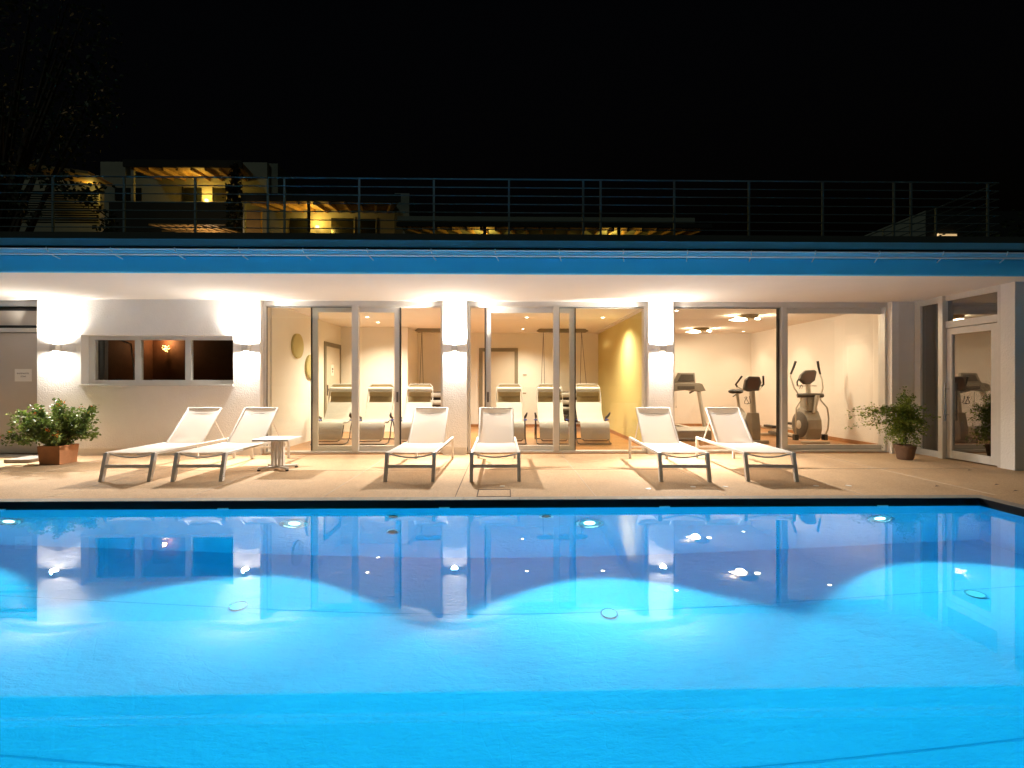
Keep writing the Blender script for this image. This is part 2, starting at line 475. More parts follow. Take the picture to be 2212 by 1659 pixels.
g = MB()
nx, ny = 44, 30
vs = []; fs = []
for j in range(ny + 1):
    for i in range(nx + 1):
        x = -90 + 180 * i / nx; y = 15.5 + 84.5 * j / ny
        t = (y - 15.5)
        z = -.4 + (0 if t < 0 else min(t * .55, 9 + (t - 16.4) * .20) if t > 0 else 0)
        z += .5 * sin(x * .13 + y * .1) * min(1, t / 10) + random.uniform(-.1, .1)
        if t <= .01: z = -.6
        vs.append((x, y, z))
for j in range(ny):
    for i in range(nx):
        a = j * (nx + 1) + i; fs.append((a, a + 1, a + nx + 2, a + nx + 1))
tag(g.add(vs, fs).build("hill", M_HILL, smooth=True), kind="structure")

g = MB()
CW = .13                                     # coping width
g.box(-14, 14, PY + CW, YB1 + .02, -.11, 0)   # terrace between pool and house
g.box(PR + CW, 14, -3.5, PY + CW, -.11, 0)
g.box(-14, PL - CW, -3.5, PY + CW, -.11, 0)
g.box(PL - CW, PR + CW, -3.5, PN - CW, -.11, 0)
tag(g.build("deck", M_DECK), kind="structure")
g = MB()
for px, py, w in ((983, 1074, .008),):
    x = PX(px, 5.23); g.box(x - w / 2, x + w / 2, PY + CW + .003, YW - .02, -.001, .003)
hx0, hx1 = PX(1031, 5.22), PX(1102, 5.22); hy0, hy1 = 5.245, 5.585
w = .010
g.box(hx0, hx1, hy0 - w / 2, hy0 + w / 2, 0, .004); g.box(hx0, hx1, hy1 - w / 2, hy1 + w / 2, 0, .004)
g.box(hx0 - w, hx0, hy0 - w / 2, hy1 + w / 2, 0, .004); g.box(hx1, hx1 + w, hy0 - w / 2, hy1 + w / 2, 0, .004)
tag(g.build("deck_joint", M_JOINT), kind="structure")
g = MB()
for x in (-7.9, -6.4, -4.9, -3.4, -1.95, 1.0, 2.45, 3.95, 5.4):
    g.box(x - .003, x + .003, PY + CW + .003, YW - .02, -.001, .0025)
g.box(-9.4, 6.9, 6.872, 6.877, .0, .0032)
tag(g.build("deck_expansion_joint", M_JOINTL), kind="structure")

# coping: pale stone strip and its dark face below with the shade painted black, open ring round the pool
def ring(mb, o0, i0, z0, z1):
    xl0, xr0, yn0, yf0 = o0; xl1, xr1, yn1, yf1 = i0
    mb.box(xl0, xr0, yf1, yf0, z0, z1); mb.box(xl0, xr0, yn0, yn1, z0, z1)
    mb.box(xl0, xl1, yn1, yf1, z0, z1); mb.box(xr1, xr0, yn1, yf1, z0, z1)
g = MB()
x = PL - CW
while x < PR + CW - .05:
    x2 = min(x + .6, PR + CW); g.box(x + .0015, x2 - .0015, PY, PY + CW - .002, -.002, .004)
    g.box(x + .0015, x2 - .0015, PN - CW + .002, PN, -.002, .004); x = x2
y = PN
while y < PY - .02:
    y2 = min(y + .6, PY); g.box(PR, PR + CW - .002, y + .0015, y2 - .0015, -.002, .004)
    g.box(PL - CW + .002, PL, y + .0015, y2 - .0015, -.002, .004); y = y2
tag(g.build("coping", M_STONE, ), kind="structure")
g = MB(); ring(g, (PL - .1, PR + .1, PN - .1, PY + .1), (PL + .004, PR - .004, PN + .004, PY - .004), -.094, -.0025)
tag(g.build("shaded_coping_face", M_BAND), kind="structure")

g = MB()
g.box(PL - .2, PR + .2, PY, PY + .14, PD - .2, -.0945)
g.box(PL - .2, PR + .2, PN - .14, PN, PD - .2, -.0945)
g.box(PL - .2, PL, PN, PY, PD - .2, -.0945); g.box(PR, PR + .2, PN, PY, PD - .2, -.0945)
g.box(PL, PR, PN, PY, PD - .2, PD)
tag(g.build("pool_basin", M_LINER), kind="structure")
g = MB()
for (xa, ya, xb, yb) in ((PL, 4.09, PR, 4.04), (PL, 2.64, PR, 2.62)):
    g.box(xa, xb, ya - .003, ya + .003, PD - .001, PD + .003)
tag(g.build("pool_floor_seam", M_SEAM), kind="structure")
g = MB(); g.box(PL - .05, PR + .05, PN - .05, PY + .05, PD - .05, WZ)
tag(g.build("water", M_WATER), kind="structure")

# lamps in the far pool wall
def underwater_light(x, lab):
    r = empty("pool_light", (x, PY, -.08 - .56), 0, lab, "pool light", "round lamps in the far pool wall")
    Mx = Matrix.Rotation(pi / 2, 4, 'X')
    MB().lathe([(.135, -.0), (.15, .012), (.15, .022), (.118, .03), (.112, .012)], n=28, M=Mx, cap=False).build("bezel", M_CHROME, r, True)
    MB().lathe([(.060, .006), (.05, .014), (.03, .018), (.001, .019)], n=28, M=Mx, cap=False).build("lens", M_POOLLENS, r, True)
    MB().lathe([(.112, .006), (.061, .008)], n=28, M=Mx, cap=False).build("reflector", M_PALEPL, r, True)
    light("pool_spot", 'SPOT', P_POOL, POOL_COL, (0, -.06, -.0), r, rot=(radians(90 - 14), 0, pi),
          spot_size=radians(108), spot_blend=.2, shadow_soft_size=.05)
    return r
for x, lab in ((PX(20, PY), "underwater lamp at the left end of the far pool wall"),
               (PX(636, PY), "underwater lamp below the gap between second and third loungers"),
               (PX(1273, PY), "underwater lamp below the gap between fourth and fifth loungers"),
               (PX(1900, PY), "underwater lamp below the potted jasmine"),
               (-8.25, "underwater lamp beyond the left edge")):
    underwater_light(x, lab)

def refr(px, py, depth):
    """where the sight line of a pixel meets the pool floor after bending at the water"""
    d = Vector(((px - CX) / F, 1, -(py - CY) / F)); d.normalize()
    d = Matrix.Rotation(-YAW, 3, 'Z') @ d
    t = (WZ - EYE) / d.z; p = Vector((0, 0, EYE)) + d * t
    h = Vector((d.x, d.y, 0)); s1 = h.length; s2 = s1 / 1.333; c2 = sqrt(1 - s2 * s2)
    return p + h.normalized() * (depth * s2 / c2) + Vector((0, 0, -depth))
DEP = WZ - PD
def inlet(px, py, lab):
    p = refr(px, py, DEP)
    r = empty("floor_inlet", (p.x, p.y, PD), 0, lab, "pool inlet", "round inlets in the pool floor")
    MB().lathe([(.074, 0), (.074, .010), (.066, .014), (.060, .012)], n=24, cap=False).build("rim", M_CHROME, r, True)
    MB().lathe([(.060, .012), (.05, .016), (.03, .017), (.001, .017)], n=24, cap=False).build("cover", M_PALEPL, r, True)
inlet(515, 1310, "round white inlet in the pool floor below the second wall lamp's reflection")
inlet(1316, 1326, "bright round inlet in the pool floor left of the rightmost pillar's reflection")
inlet(2107, 1284, "teal round inlet in the pool floor near the right pool corner")
def jet(px, dz, lab):
    r = empty("wall_jet", (PX(px, PY), PY, WZ - dz), 0, lab, "pool jet", "round jets in the far pool wall")
    Mx = Matrix.Rotation(pi / 2, 4, 'X')
    MB().lathe([(.075, 0), (.075, .012), (.05, .016), (.045, .006)], n=20, M=Mx, cap=False).build("ring", M_CHROME, r, True)
    MB().lathe([(.045, .004), (.001, .005)], n=20, M=Mx, cap=False).build("nozzle", M_MACHDK, r, True)
jet(850, .30, "upper of two dark wall jets in the far pool wall"); jet(849, .80, "lower of two dark wall jets in the far pool wall")
jet(1180, .32, "pale ring jet in the far pool wall beneath the fourth lounger")
for k, px in enumerate((2, 483, 960, 1435, 1905)):
    x = PX(px, PY)
    b = MB().box(x - .055, x + .055, PY - .018, PY - .0045, WZ - .006, WZ + .010).build("skimmer_tab", M_PALEPL)
    tag(b, "small white skimmer tab on the waterline, " + ["at the left frame edge", "below the second lounger from the left", "below the left pillar",
        "below the right pillar", "below the potted jasmine"][k], "skimmer tab", "white tabs along the waterline")

for x in (-7.6, -4.6, -1.6, 1.4, 4.2):
    # unseen lamps added in the near wall to brighten the far wall
    k = empty("pool_light", (x, PN, -.64), pi, "added unseen fill lamp in the near pool wall at %s" % {-7.6: "its far left", -4.6: "left", -1.6: "its middle left", 1.4: "its middle right", 4.2: "its right end"}[x], "pool light", "added fill lamps in the near pool wall")
    Mx = Matrix.Rotation(pi / 2, 4, 'X')
    MB().lathe([(.135, -.0), (.15, .012), (.15, .022), (.118, .03), (.112, .012)], n=28, M=Mx, cap=False).build("bezel", M_CHROME, k, True)
    MB().lathe([(.108, .006), (.03, .018), (.001, .019)], n=28, M=Mx, cap=False).build("lens", M_POOLLENS, k, True)
    light("pool_spot", 'SPOT', P_POOL_FILL, POOL_COL, (0, -.06, 0), k, rot=(radians(90), 0, pi), spot_size=radians(150), spot_blend=.6, shadow_soft_size=.05)
# ------------------------------------------------------------------ pool house
H = empty("pool_house", (0, 0, 0), 0, "long low white pool house with deep flat roof and lit glass front", "building")
def stucco_seg(x0, x1, z0=.12, z1=HC + .03, name="front_wall"):
    MB().box(x0, x1, YW, YB1, z0, z1).build(name, M_STUCCO, H, bevel=.006)
wl0, wl1 = PX(80, YW), A0
rx0, rx1 = PX(175, YW), PX(503.7, YW); rz0, rz1 = PZ(340, 834, YW) + .0, PZ(340, 723.8, YW)
g = MB(); g.box(wl0, rx0, YW, YB1, .12, HC + .03); g.box(rx1, wl1, YW, YB1, .12, HC + .03)
g.box(rx0, rx1, YW, YB1, .12, rz0); g.box(rx0, rx1, YW, YB1, rz1, HC + .03)
g.build("front_wall", M_STUCCO, H)
stucco_seg(A1, B0, name="pillar"); stucco_seg(B1, C0, name="pillar")
g = MB(); g.box(C1, PX(1942, YW), YW, YB1, .0, HC + .03)
g.build("corner_pillar", M_STUCCO, H)
g = MB().box(PX(1942, YW), XS + .15, YW + .03, YB1, 0, HC + .03); g.build("corner_panel", M_PANEL, H)
for a, b in ((wl0, wl1), (A1, B0), (B1, C0)):
    MB().box(a + .006, b - .006, YW + .008, YB1 - .008, 0, .1195).build("plinth", M_PLINTH, H)
# soffit, fascia, roof
XL, XRR = -14.0, 12.5
MB().box(XL, XRR, YE, YB1 + .2, HC, HC + .12).build("soffit", M_SOFFIT, H)
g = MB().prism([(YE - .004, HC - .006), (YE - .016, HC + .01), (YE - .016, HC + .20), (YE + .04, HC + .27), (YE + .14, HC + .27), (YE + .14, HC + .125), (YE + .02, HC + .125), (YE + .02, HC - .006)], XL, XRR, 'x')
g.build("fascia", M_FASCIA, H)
# half round gutter with bead, brackets
prof = []
gy, gz, gr = YE - .085, 2.925, .062
for k in range(13):
    a = pi + pi * k / 12; prof.append((gy + gr * cos(a), gz + gr * sin(a)))
inner = [(gy + (gr - .006) * cos(pi + pi * k / 12), gz + (gr - .006) * sin(pi + pi * k / 12)) for k in range(12, -1, -1)]
gut = MB().prism(prof + inner, XL, XRR, 'x').build("gutter", M_POOLLITBLUE, H, True)
MB().tube([(XL, gy - gr, gz + .004), (XRR, gy - gr, gz + .004)], .010, 8).build("gutter_bead", M_GUTTER, gut, True)
MB().tube([(XL, gy - gr * .55, gz - gr * .90), (XRR, gy - gr * .55, gz - gr * .90)], .011, 8).build("gutter_highlight", M_GUTTER, gut, True)  # white tube drawn as the highlight along the gutter's underside
for px in range(-10, 2300, 135):
    x = PX(px, YE)
    MB().tube([(x + .05, gy + gr + .03, gz - .10), (x + .02, gy + .0, gz - gr - .008), (x, gy - gr - .012, gz - .01), (x, gy - gr - .012, gz + .02)], .007, 6).build("bracket", M_GUTTER, gut, True)
YP = 6.44
MB().box(XL, XRR, YE + .142, YP + .6, HC + .125, HC + .26).build("roof_edge", M_ROOFDARK, H)
bz0, bz1 = PZ(1000, 533, YP), PZ(1000, 519, YP)
MB().box(XL, XRR, YP + .05, YP + .10, HC + .27, bz1 - .004).build("shaded_roof_upstand", M_ROOFDARK, H)  # black here paints the shadow beneath the band's drip edge
MB().box(XL, XRR, YP, YP + .045, bz0, bz1).build("parapet_band", M_POOLLITBLUE, H)
ROOFZ = PZ(1000, 505, 7.0)
MB().box(XL, XRR, 7.0, 14.2, HC + .27, ROOFZ).build("roof_terrace", M_COPEDARK, H)
# rooms: separate wall, ceiling and floor meshes
XA = PX(736, 12.3)          # relax room left wall
XB = PX(1310, 12.6)         # relax room right wall
XC = PX(1755, 11.0) * 0 + 7.07
CH = 2.66; YBK = 13.7
g = MB().box(XA, XB, YBK, YBK + .1, 0, CH).box(PX(881, 12.3) - 3, PX(881, 12.3), 12.3, YBK, 0, CH).box(XA - .12, XA, YB1, YBK, 0, CH)
g.build("relax_room_wall", M_CREAM, H)
MB().box(XB, XB + .07, YB1, YBK, 0, CH).build("yellow_wall", M_YELLOW, H)
MB().box(XB + .075, XC, YBK, YBK + .1, 0, CH).box(XB + .075, XB + .14, YB1, YBK, 0, CH).box(XC, XC + .06, YB1, YBK, 0, CH).build("gym_wall", M_PEACH, H)
MB().box(XA - .12, XC + .06, YB1 + .0, YBK + .1, CH, CH + .05).build("room_ceiling", M_CEIL, H)
MB().box(XA - .12, XC + .06, YW + .06, YBK + .1, -.1, .012).build("parquet_floor", M_PARQ, H)
# cove strips and skirting
MB().box(XB - .10, XB - .001, YB1, YBK, CH - .025, CH - .001).build("cove", M_CEIL, H)
g = MB(); t = .015
g.box(XB - t, XB, YB1 + .02, YBK, .012, .085).box(XB + .14, XB + .14 + t, YB1 + .02, YBK, .012, .085).box(XC - t, XC, YB1 + .02, YBK, .012, .09)
g.box(XB + .15, XC - t, YBK - t, YBK, .012, .09).box(PX(881, 12.3), XB - t, YBK - t, YBK, .012, .085)
g.build("skirting", M_SKIRT, H)
# dark room behind the strip window
dl, dr = wl0 + .05, XA - .13
MB().box(dl, dr, 11.0, 11.1, 0, CH).box(dl - .1, dl, YB1, 11.0, 0, CH).build("plank_wall", M_BROWN, H)
MB().box(dl - .1, dr, YB1, 11.1, CH, CH + .05).build("dark_room_ceiling", M_DARKWALL, H)
MB().box(dl - .1, dr, YB1, 11.1, -.1, .01).build("dark_room_floor", M_DARKWALL, H)
# side room at the right
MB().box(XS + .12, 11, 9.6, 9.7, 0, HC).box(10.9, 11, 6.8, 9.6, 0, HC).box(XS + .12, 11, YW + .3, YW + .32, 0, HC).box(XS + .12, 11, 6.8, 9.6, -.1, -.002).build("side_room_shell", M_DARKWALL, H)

# ---- glazing helper
def rect_frame(mb, x0, x1, z0, z1, y0, y1, wl_, wr, wb, wt):
    mb.box(x0, x0 + wl_, y0, y1, z0, z1); mb.box(x1 - wr, x1, y0, y1, z0, z1)
    mb.box(x0 + wl_, x1 - wr, y0, y1, z0, z0 + wb); mb.box(x0 + wl_, x1 - wr, y0, y1, z1 - wt, z1)
def glazed(name, lab, x0, x1, mull, wide_m, fixed, sash, sash_w, handle, gapdark):
    """frame with centre mullion; fixed = pane x range; sash = sliding leaf x range on the inner track"""
    f = MB(); rect_frame(f, x0, x1, .0, HC, YG - .04, YG + .12, .045, .045, .045, .085)
    f.box(mull - wide_m / 2, mull + wide_m / 2, YG - .05, YG + .03, .045, HC - .085)
    f.box(x0 + .045, x1 - .045, YG - .005, YG + .10, HC - .10, HC - .085)
    fr = f.build(name, M_ALU, H, bevel=.003); fr["label"] = lab
    a, b = fixed
    MB().box(a, b, YG - .015, YG - .007, .045, HC - .10).build("pane", M_GLASS, fr)
    gk = MB()
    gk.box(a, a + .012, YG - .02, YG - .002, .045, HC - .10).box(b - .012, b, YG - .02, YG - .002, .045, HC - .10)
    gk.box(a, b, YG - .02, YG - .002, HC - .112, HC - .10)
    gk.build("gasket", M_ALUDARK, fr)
    a, b = sash; s_ = MB(); rect_frame(s_, a, b, .05, HC - .102, YG + .045, YG + .09, sash_w, sash_w, .085, .085)
    so = s_.build("sash", M_ALU, fr, bevel=.003)
    MB().box(a + sash_w, b - sash_w, YG + .062, YG + .070, .13, HC - .187).build("sash_pane", M_GLASS, fr)
    for xx in gapdark: MB().box(xx - .008, xx + .008, YG + .03, YG + .092, .05, HC - .102).build("seal", M_BLACK, fr)
    hx, hz = handle
    MB().box(hx - .016, hx + .016, YG + .034, YG + .046, hz - .09, hz + .09).build("handle", M_MACHDK, fr)
gA = glazed("sliding_window", "left glazed front with its sliding leaf pushed half open", A0 + .002, A1 - .002, PX(768.5, YG), .115,
            (PX(577, YG), PX(762, YG)), (PX(676, YG + .07), PX(864, YG + .07)), .095, (PX(858, YG + .03), .99), [PX(865.5, YG + .07), PX(674.5, YG + .07)])
gB = glazed("sliding_window", "middle glazed front with its sliding leaf slightly open", B0 + .002, B1 - .002, PX(1201, YG), .10,
            (PX(1207, YG), PX(1393, YG)), (PX(1049, YG + .07), PX(1241, YG + .07)), .095, (PX(1054, YG + .03), .99), [PX(1048, YG + .07), PX(1242, YG + .07)])
gC = glazed("sliding_window", "gym glazed front with its sliding leaf closed", C0 + .002, C1 - .002, PX(1690.5, YG), .085,
            (C0 + .045, PX(1684, YG)), (PX(1688, YG + .07), PX(1913, YG + .07)), .10, (PX(1909, YG + .03), .99), [PX(1679, YG + .07)])

# ---- strip window left
f = MB(); rect_frame(f, rx0, rx1, rz0 + .035, rz1, YW + .15, YW + .22, .11, .02, .07, .07)
for px in (298, 406.5):
    x = PX(px, YW + .15); f.box(x - .05, x + .05, YW + .145, YW + .215, rz0 + .105, rz1 - .07)
win = f.build("strip_window", M_ALU, H, bevel=.003)
MB().box(rx0 + .11, rx1 - .02, YW + .175, YW + .183, rz0 + .105, rz1 - .07).build("pane", M_GLASS, win)
MB().box(rx0 - .01, rx1 + .01, YW - .03, YW + .15, rz0 + .0, rz0 + .035).build("sill", M_ALU, win, bevel=.004)

# ---- left door in its recess
dx0, dx1 = PX(-60, YW + .2), wl0
yd = YW + .16
g = MB(); g.box(dx0 - 6, dx0, YW, YB1, 0, HC + .03); g.build("front_wall", M_STUCCO, H)
f = MB(); rect_frame(f, dx0 + .0, dx1 - .002, 0, HC, yd, yd + .08, .05, .012, .0, .10)
zt0 = PZ(40, 717.5, yd); zt1 = PZ(40, 708.5, yd)
f.box(dx0 + .05, dx1 - .014, yd - .01, yd + .07, zt0, zt1)
dr_ = f.build("service_door", M_ALU, H); dr_["label"] = "grey door with a paper notice and a tilted window above"
lf = MB().box(dx0 + .055, dx1 - .016, yd + .02, yd + .06, .02, zt0 - .012).build("door_leaf", M_GREYDOOR, dr_)
MB().box(dx0 + .05, dx1 - .013, yd + .066, yd + .072, zt1, HC - .10).build("pane", M_FARGLASS, dr_)
# tilted transom sash
g = MB(); zb = zt1 + .02; ztp = HC - .12; tl = .12
Mt = Matrix.Translation((0, yd + .03, zb)) @ Matrix.Rotation(radians(17), 4, 'X')
hh = (ztp - zb) - .02
g.box(dx0 + .20, dx1 - .02, -.015, .015, 0, .03, Mt); g.box(dx0 + .20, dx1 - .02, -.015, .015, hh - .03, hh, Mt)
g.box(dx0 + .20, dx0 + .23, -.015, .015, .03, hh - .03, Mt)
g.build("transom_sash", M_BLACK, dr_)
MB().box(dx0 + .23, dx1 - .02, -.004, .004, .03, hh - .03, Mt).build("transom_pane", M_GREYDOOR, dr_)
px0, px1 = PX(29.7, yd), PX(66.5, yd)
pz1, pz0 = PZ(48, 797, yd), PZ(48, 824, yd)
nt_ = MB().box(px0, px1, yd + .0165, yd + .0195, pz0, pz1).build("notice_sheet", M_PAPER)
tag(nt_, "white paper notice with two printed lines on the grey door", "notice")
def text(body, size, loc, parent, rotz=0, material=M_INK, name="lettering", align='CENTER'):
    cu = bpy.data.curves.new(name, 'FONT'); cu.body = body; cu.size = size; cu.align_x = align; cu.align_y = 'CENTER'
    cu.extrude = .0005
    o = bpy.data.objects.new(name, cu); COL.objects.link(o)
    me = bpy.data.meshes.new_from_object(o.evaluated_get(bpy.context.evaluated_depsgraph_get()))
    bpy.data.objects.remove(o); me.materials.append(material)
    m = bpy.data.objects.new(name, me); COL.objects.link(m); m.parent = parent
    m.location = loc; m.rotation_euler = (pi / 2, 0, rotz)
    return m
cxn = (px0 + px1) / 2; czn = (pz0 + pz1) / 2
text("BADEMANTEL", .034, (cxn, yd + .0155, czn + .03), nt_)
text("ZONE", .034, (cxn, yd + .0155, czn - .022), nt_)

# ---- side wall at the right with glass door
y_post0, y_post1 = 7.78, 7.86
f = MB()
def ybox(mb, y0, y1, z0, z1, d0=0, d1=.10): mb.box(XS + d0, XS + d1, y0, y1, z0, z1)
ybox(f, YW - .10, YW + .02, 0, HC); ybox(f, y_post1, YW - .10, 0, .10); ybox(f, y_post1, YW - .10, HC - .10, HC)
fx = f.build("side_glazing", M_ALU, H, bevel=.003); fx["label"] = "narrow fixed pane beside the corner"
MB().box(XS + .04, XS + .048, y_post1, YW - .10, .10, HC - .10).build("pane", M_GLASSDK, fx)
ybox(MB(), 0, 0, 0, 0)
g = MB(); ybox(g, y_post0 - .0, y_post1, 0, HC, -.05, .12); g.build("glazing_post", M_ALU, H)
f = MB()
yd0, yd1 = 6.90, y_post0 - .002
ybox(f, yd0, yd0 + .05, 0, HC); ybox(f, yd0 + .05, yd1, HC - .09, HC); ybox(f, yd0 + .05, yd1, 2.13, 2.24)
sd = f.build("side_door", M_WHITEFR, H, bevel=.003); sd["label"] = "white framed glass door in the side wall"
MB().box(XS + .04, XS + .048, yd0 + .05, yd1, 2.24, HC - .09).build("transom_pane", M_GLASSDK, sd)
f = MB(); y0, y1 = yd0 + .055, yd1 - .004
ybox(f, y0, y0 + .10, .02, 2.12, .012, .07); ybox(f, y1 - .09, y1, .02, 2.12, .012, .07)
ybox(f, y0 + .10, y1 - .09, .02, .14, .012, .07); ybox(f, y0 + .10, y1 - .09, 2.02, 2.12, .012, .07)
f.build("door_leaf", M_WHITEFR, sd, bevel=.003)
MB().box(XS + .04, XS + .048, y0 + .10, y1 - .09, .14, 2.02).build("door_pane", M_GLASSDK, sd)
f = MB(); hy = y1 - .045
f.tube([(XS - .055, hy, .62), (XS - .055, hy, 1.24)], .013, 10); f.tube([(XS - .055, hy, .72), (XS + .012, hy, .72)], .008, 8); f.tube([(XS - .055, hy, 1.14), (XS + .012, hy, 1.14)], .008, 8)
f.build("handle", M_CHROME, sd, True)
g = MB(); ybox(g, 6.70, yd0 - .002, 0, HC, -.005, .15); g.build("side_wall", M_STUCCO, H)
MB().box(XS + .151, 12.4, 6.72, 6.78, 0, HC).build("end_wall", M_ROOFDARK, H)

# ---- interior doors, switches (parts of the house)
f = MB(); d0, d1 = PX(1035, YBK), PX(1119, YBK); dz = PZ(1077, 752, YBK)
rect_frame(f, d0, d1, .012, dz, YBK - .03, YBK - .001, .10, .10, .0, .10)
idr = f.build("interior_door", M_OLIVE, H); MB().box(d0 + .10, d1 - .10, YBK - .018, YBK - .002, .012, dz - .10).build("door_leaf", M_DOORLEAF, idr)
f = MB(); y0, y1 = 11.15, 12.25
f.box(XA + .001, XA + .03, y0, y0 + .10, .012, 2.2).box(XA + .001, XA + .03, y1 - .07, y1, .012, 2.2).box(XA + .001, XA + .03, y0 + .10, y1 - .07, 2.1, 2.2)
idl = f.build("interior_door", M_OLIVE, H); lf2 = MB().box(XA + .002, XA + .016, y0 + .10, y1 - .07, .012, 2.1).build("door_leaf", M_DOORLEAF, idl)
MB().box(XA + .016, XA + .035, y0 + .15, y0 + .19, .95, 1.20).box(XA + .035, XA + .06, y0 + .155, y0 + .30, 1.08, 1.10).build("handle", M_MACHDK, idl)
pn = MB().box(XA + .0165, XA + .0195, y0 + .42, y0 + .60, 1.42, 1.68).build("door_notice", M_PAPER)
tag(pn, "small printed sheet on the inside door behind the left loungers", "notice")
pp = MB().box(XA + .0196, XA + .0206, y0 + .47, y0 + .56, 1.56, 1.60).box(XA + .0196, XA + .0206, y0 + .49, y0 + .53, 1.49, 1.54).build("lettering", M_INK, pn)
for px, py, lab in ((1133.7, 809.4, "upper"), (1132.7, 848.8, "lower")):
    x = PX(px, YBK); z = PZ(px, py, YBK)
    s_ = MB().box(x - .07, x + .07, YBK - .012, YBK - .001, z - .035, z + .035).build("switch_plate", M_PALEPL)
    MB().box(x - .05, x + .05, YBK - .016, YBK - .0125, z - .022, z + .008).build("rocker", M_TANMESH, s_)
    tag(s_, lab + " of the two pale switch plates right of the back door", "switch plate", "switch plates on the back wall")

# ------------------------------------------------------------------ wall lamps outside
def wall_lamp(x, lab, k=1.0, yaw=0.0):
    z = 1.834
    r = empty("wall_lamp", (x, YW, z), 0, lab, "wall lamp", "cube lamps shining up and down on the front")
    MB().box(-.05, .05, -.11, -.001, -.053, .053).build("housing", M_LAMP, r, bevel=.003)
    MB().lathe([(.036, 0), (.001, .0005)], c=(0, -.057, .0545), n=20, cap=False).build("lens", M_BULB, r)
    MB().lathe([(.036, 0), (.001, -.0005)], c=(0, -.057, -.0545), n=20, cap=False).build("lens", M_BULB, r)
    light("lamp_light_up", 'AREA', P_LAMP_UP, WARM_W, (0, -.057, .062), r, rot=(pi, 0, 0), shape='DISK', size=.07)
    light("lamp_light_down", 'AREA', P_LAMP_DOWN, WARM_W, (0, -.057, -.062), r, rot=(0, 0, 0), shape='DISK', size=.07)
    light("lamp_throw_up", 'SPOT', P_THROW_UP * k, WARM_W, (0, -.09, .060), r, rot=(pi - radians(42), 0, yaw), spot_size=radians(92), spot_blend=.9, shadow_soft_size=.045).scale = (2.2, 1, 1)
    light("lamp_throw_down", 'SPOT', P_THROW_DOWN * k, WARM_W, (0, -.09, -.060), r, rot=(-radians(42), 0, yaw), spot_size=radians(92), spot_blend=.9, shadow_soft_size=.045).scale = (2.2, 1, 1)
wall_lamp(PX(126, YW), "lit cube lamp between the grey door and the strip window")
wall_lamp(PX(535, YW), "lit cube lamp between the strip window and the left glass front")
wall_lamp(PX(983, YW), "lit cube lamp on the pillar between the two relax room fronts")
wall_lamp(PX(1429, YW), "lit cube lamp on the pillar beside the gym", 1.40, radians(16))

# ------------------------------------------------------------------ ceiling downlights inside
def downlight(x, y, col, power, lab, grp, size=138):
    r = empty("downlight", (x, y, CH), 0, lab, "downlight", grp)
    MB().lathe([(.055, -.001), (.055, -.008), (.040, -.010), (.036, -.004)], n=18, cap=False).build("trim_ring", M_PALEPL, r, True)
    MB().lathe([(.036, -.005), (.001, -.005)], n=18, cap=False).build("lens", M_BULB, r)
    light("downlight_spot", 'SPOT', power, col, (0, 0, -.02), r, rot=(0, 0, 0), spot_size=radians(size), spot_blend=1.0, shadow_soft_size=.03)
gx = (-2.92, -1.22, .50, 2.14)
wn_ = ("left", "second from left", "third from left", "right")
for j, y in enumerate((10.41, 12.6)):
    for i, x in enumerate(gx):
        if j == 1 and i == 0: y_ = 11.3
        else: y_ = y
        downlight(x, y_, RELAX_COL, P_RELAX * (1.0 if i < 3 else 1.1), "%s relax room downlight in the %s row" % (wn_[i], ("front", "rear")[j]), "downlights in the relax room")
for y, nm in ((9.6, "front"), (11.35, "middle"), (13.1, "rear")):
    downlight(6.55, y, (1, .84, .62), P_GYM_SPOT, nm + " gym downlight near the right wall", "downlights along the gym wall", 100)
downlight(3.38, 9.4, GYM_COL, P_GYM_SPOT, "gym downlight by the left pillar", "downlights along the gym wall", 100)

def dish_lamp(x, y, lab):
    r = empty("ceiling_lamp", (x, y, CH), 0, lab, "ceiling lamp", "round dish lamps on the gym ceiling")
    MB().lathe([(.22, -.001), (.235, -.02), (.21, -.05), (.13, -.075), (.12, -.07)], n=28, cap=False).build("dish", M_TANMESH, r, True)
    g = MB(); n = 22
    # tear shaped lit lens and a small second one
    vs = []; 
    for k in range(n):
        a = 2 * pi * k / n; q = .17 if cos(a) > 0 else .25
        vs.append((-.12 + q * cos(a) * (.75 if cos(a) > 0 else 1), .11 * sin(a) * (1 - .5 * max(0, -cos(a))), -.085 - .02 * cos(2 * a)))
    g.add(vs + [(-.12, 0, -.125)], [(k, (k + 1) % n, n) for k in range(n)])
    g.build("lens", M_BULB, r, True)
    g = MB(); g.ball((.24, .0, -.07), (.06, .02, .02)); g.build("side_lens", M_BULB, r, True)
    light("dish_light", 'AREA', P_GYM_DISH, GYM_COL, (-.12, 0, -.135), r, shape='DISK', size=.16)
    light("dish_side_light", 'AREA', P_GYM_DISH * .25, GYM_COL, (.25, 0, -.10), r, rot=(0, radians(-70), 0), shape='DISK', size=.05)
dish_lamp(PX(1612, 10.06), 10.06, "nearer dish lamp on the gym ceiling above the exercise bike")
dish_lamp(PX(1512, 12.4), 12.4, "farther dish lamp on the gym ceiling above the treadmill")

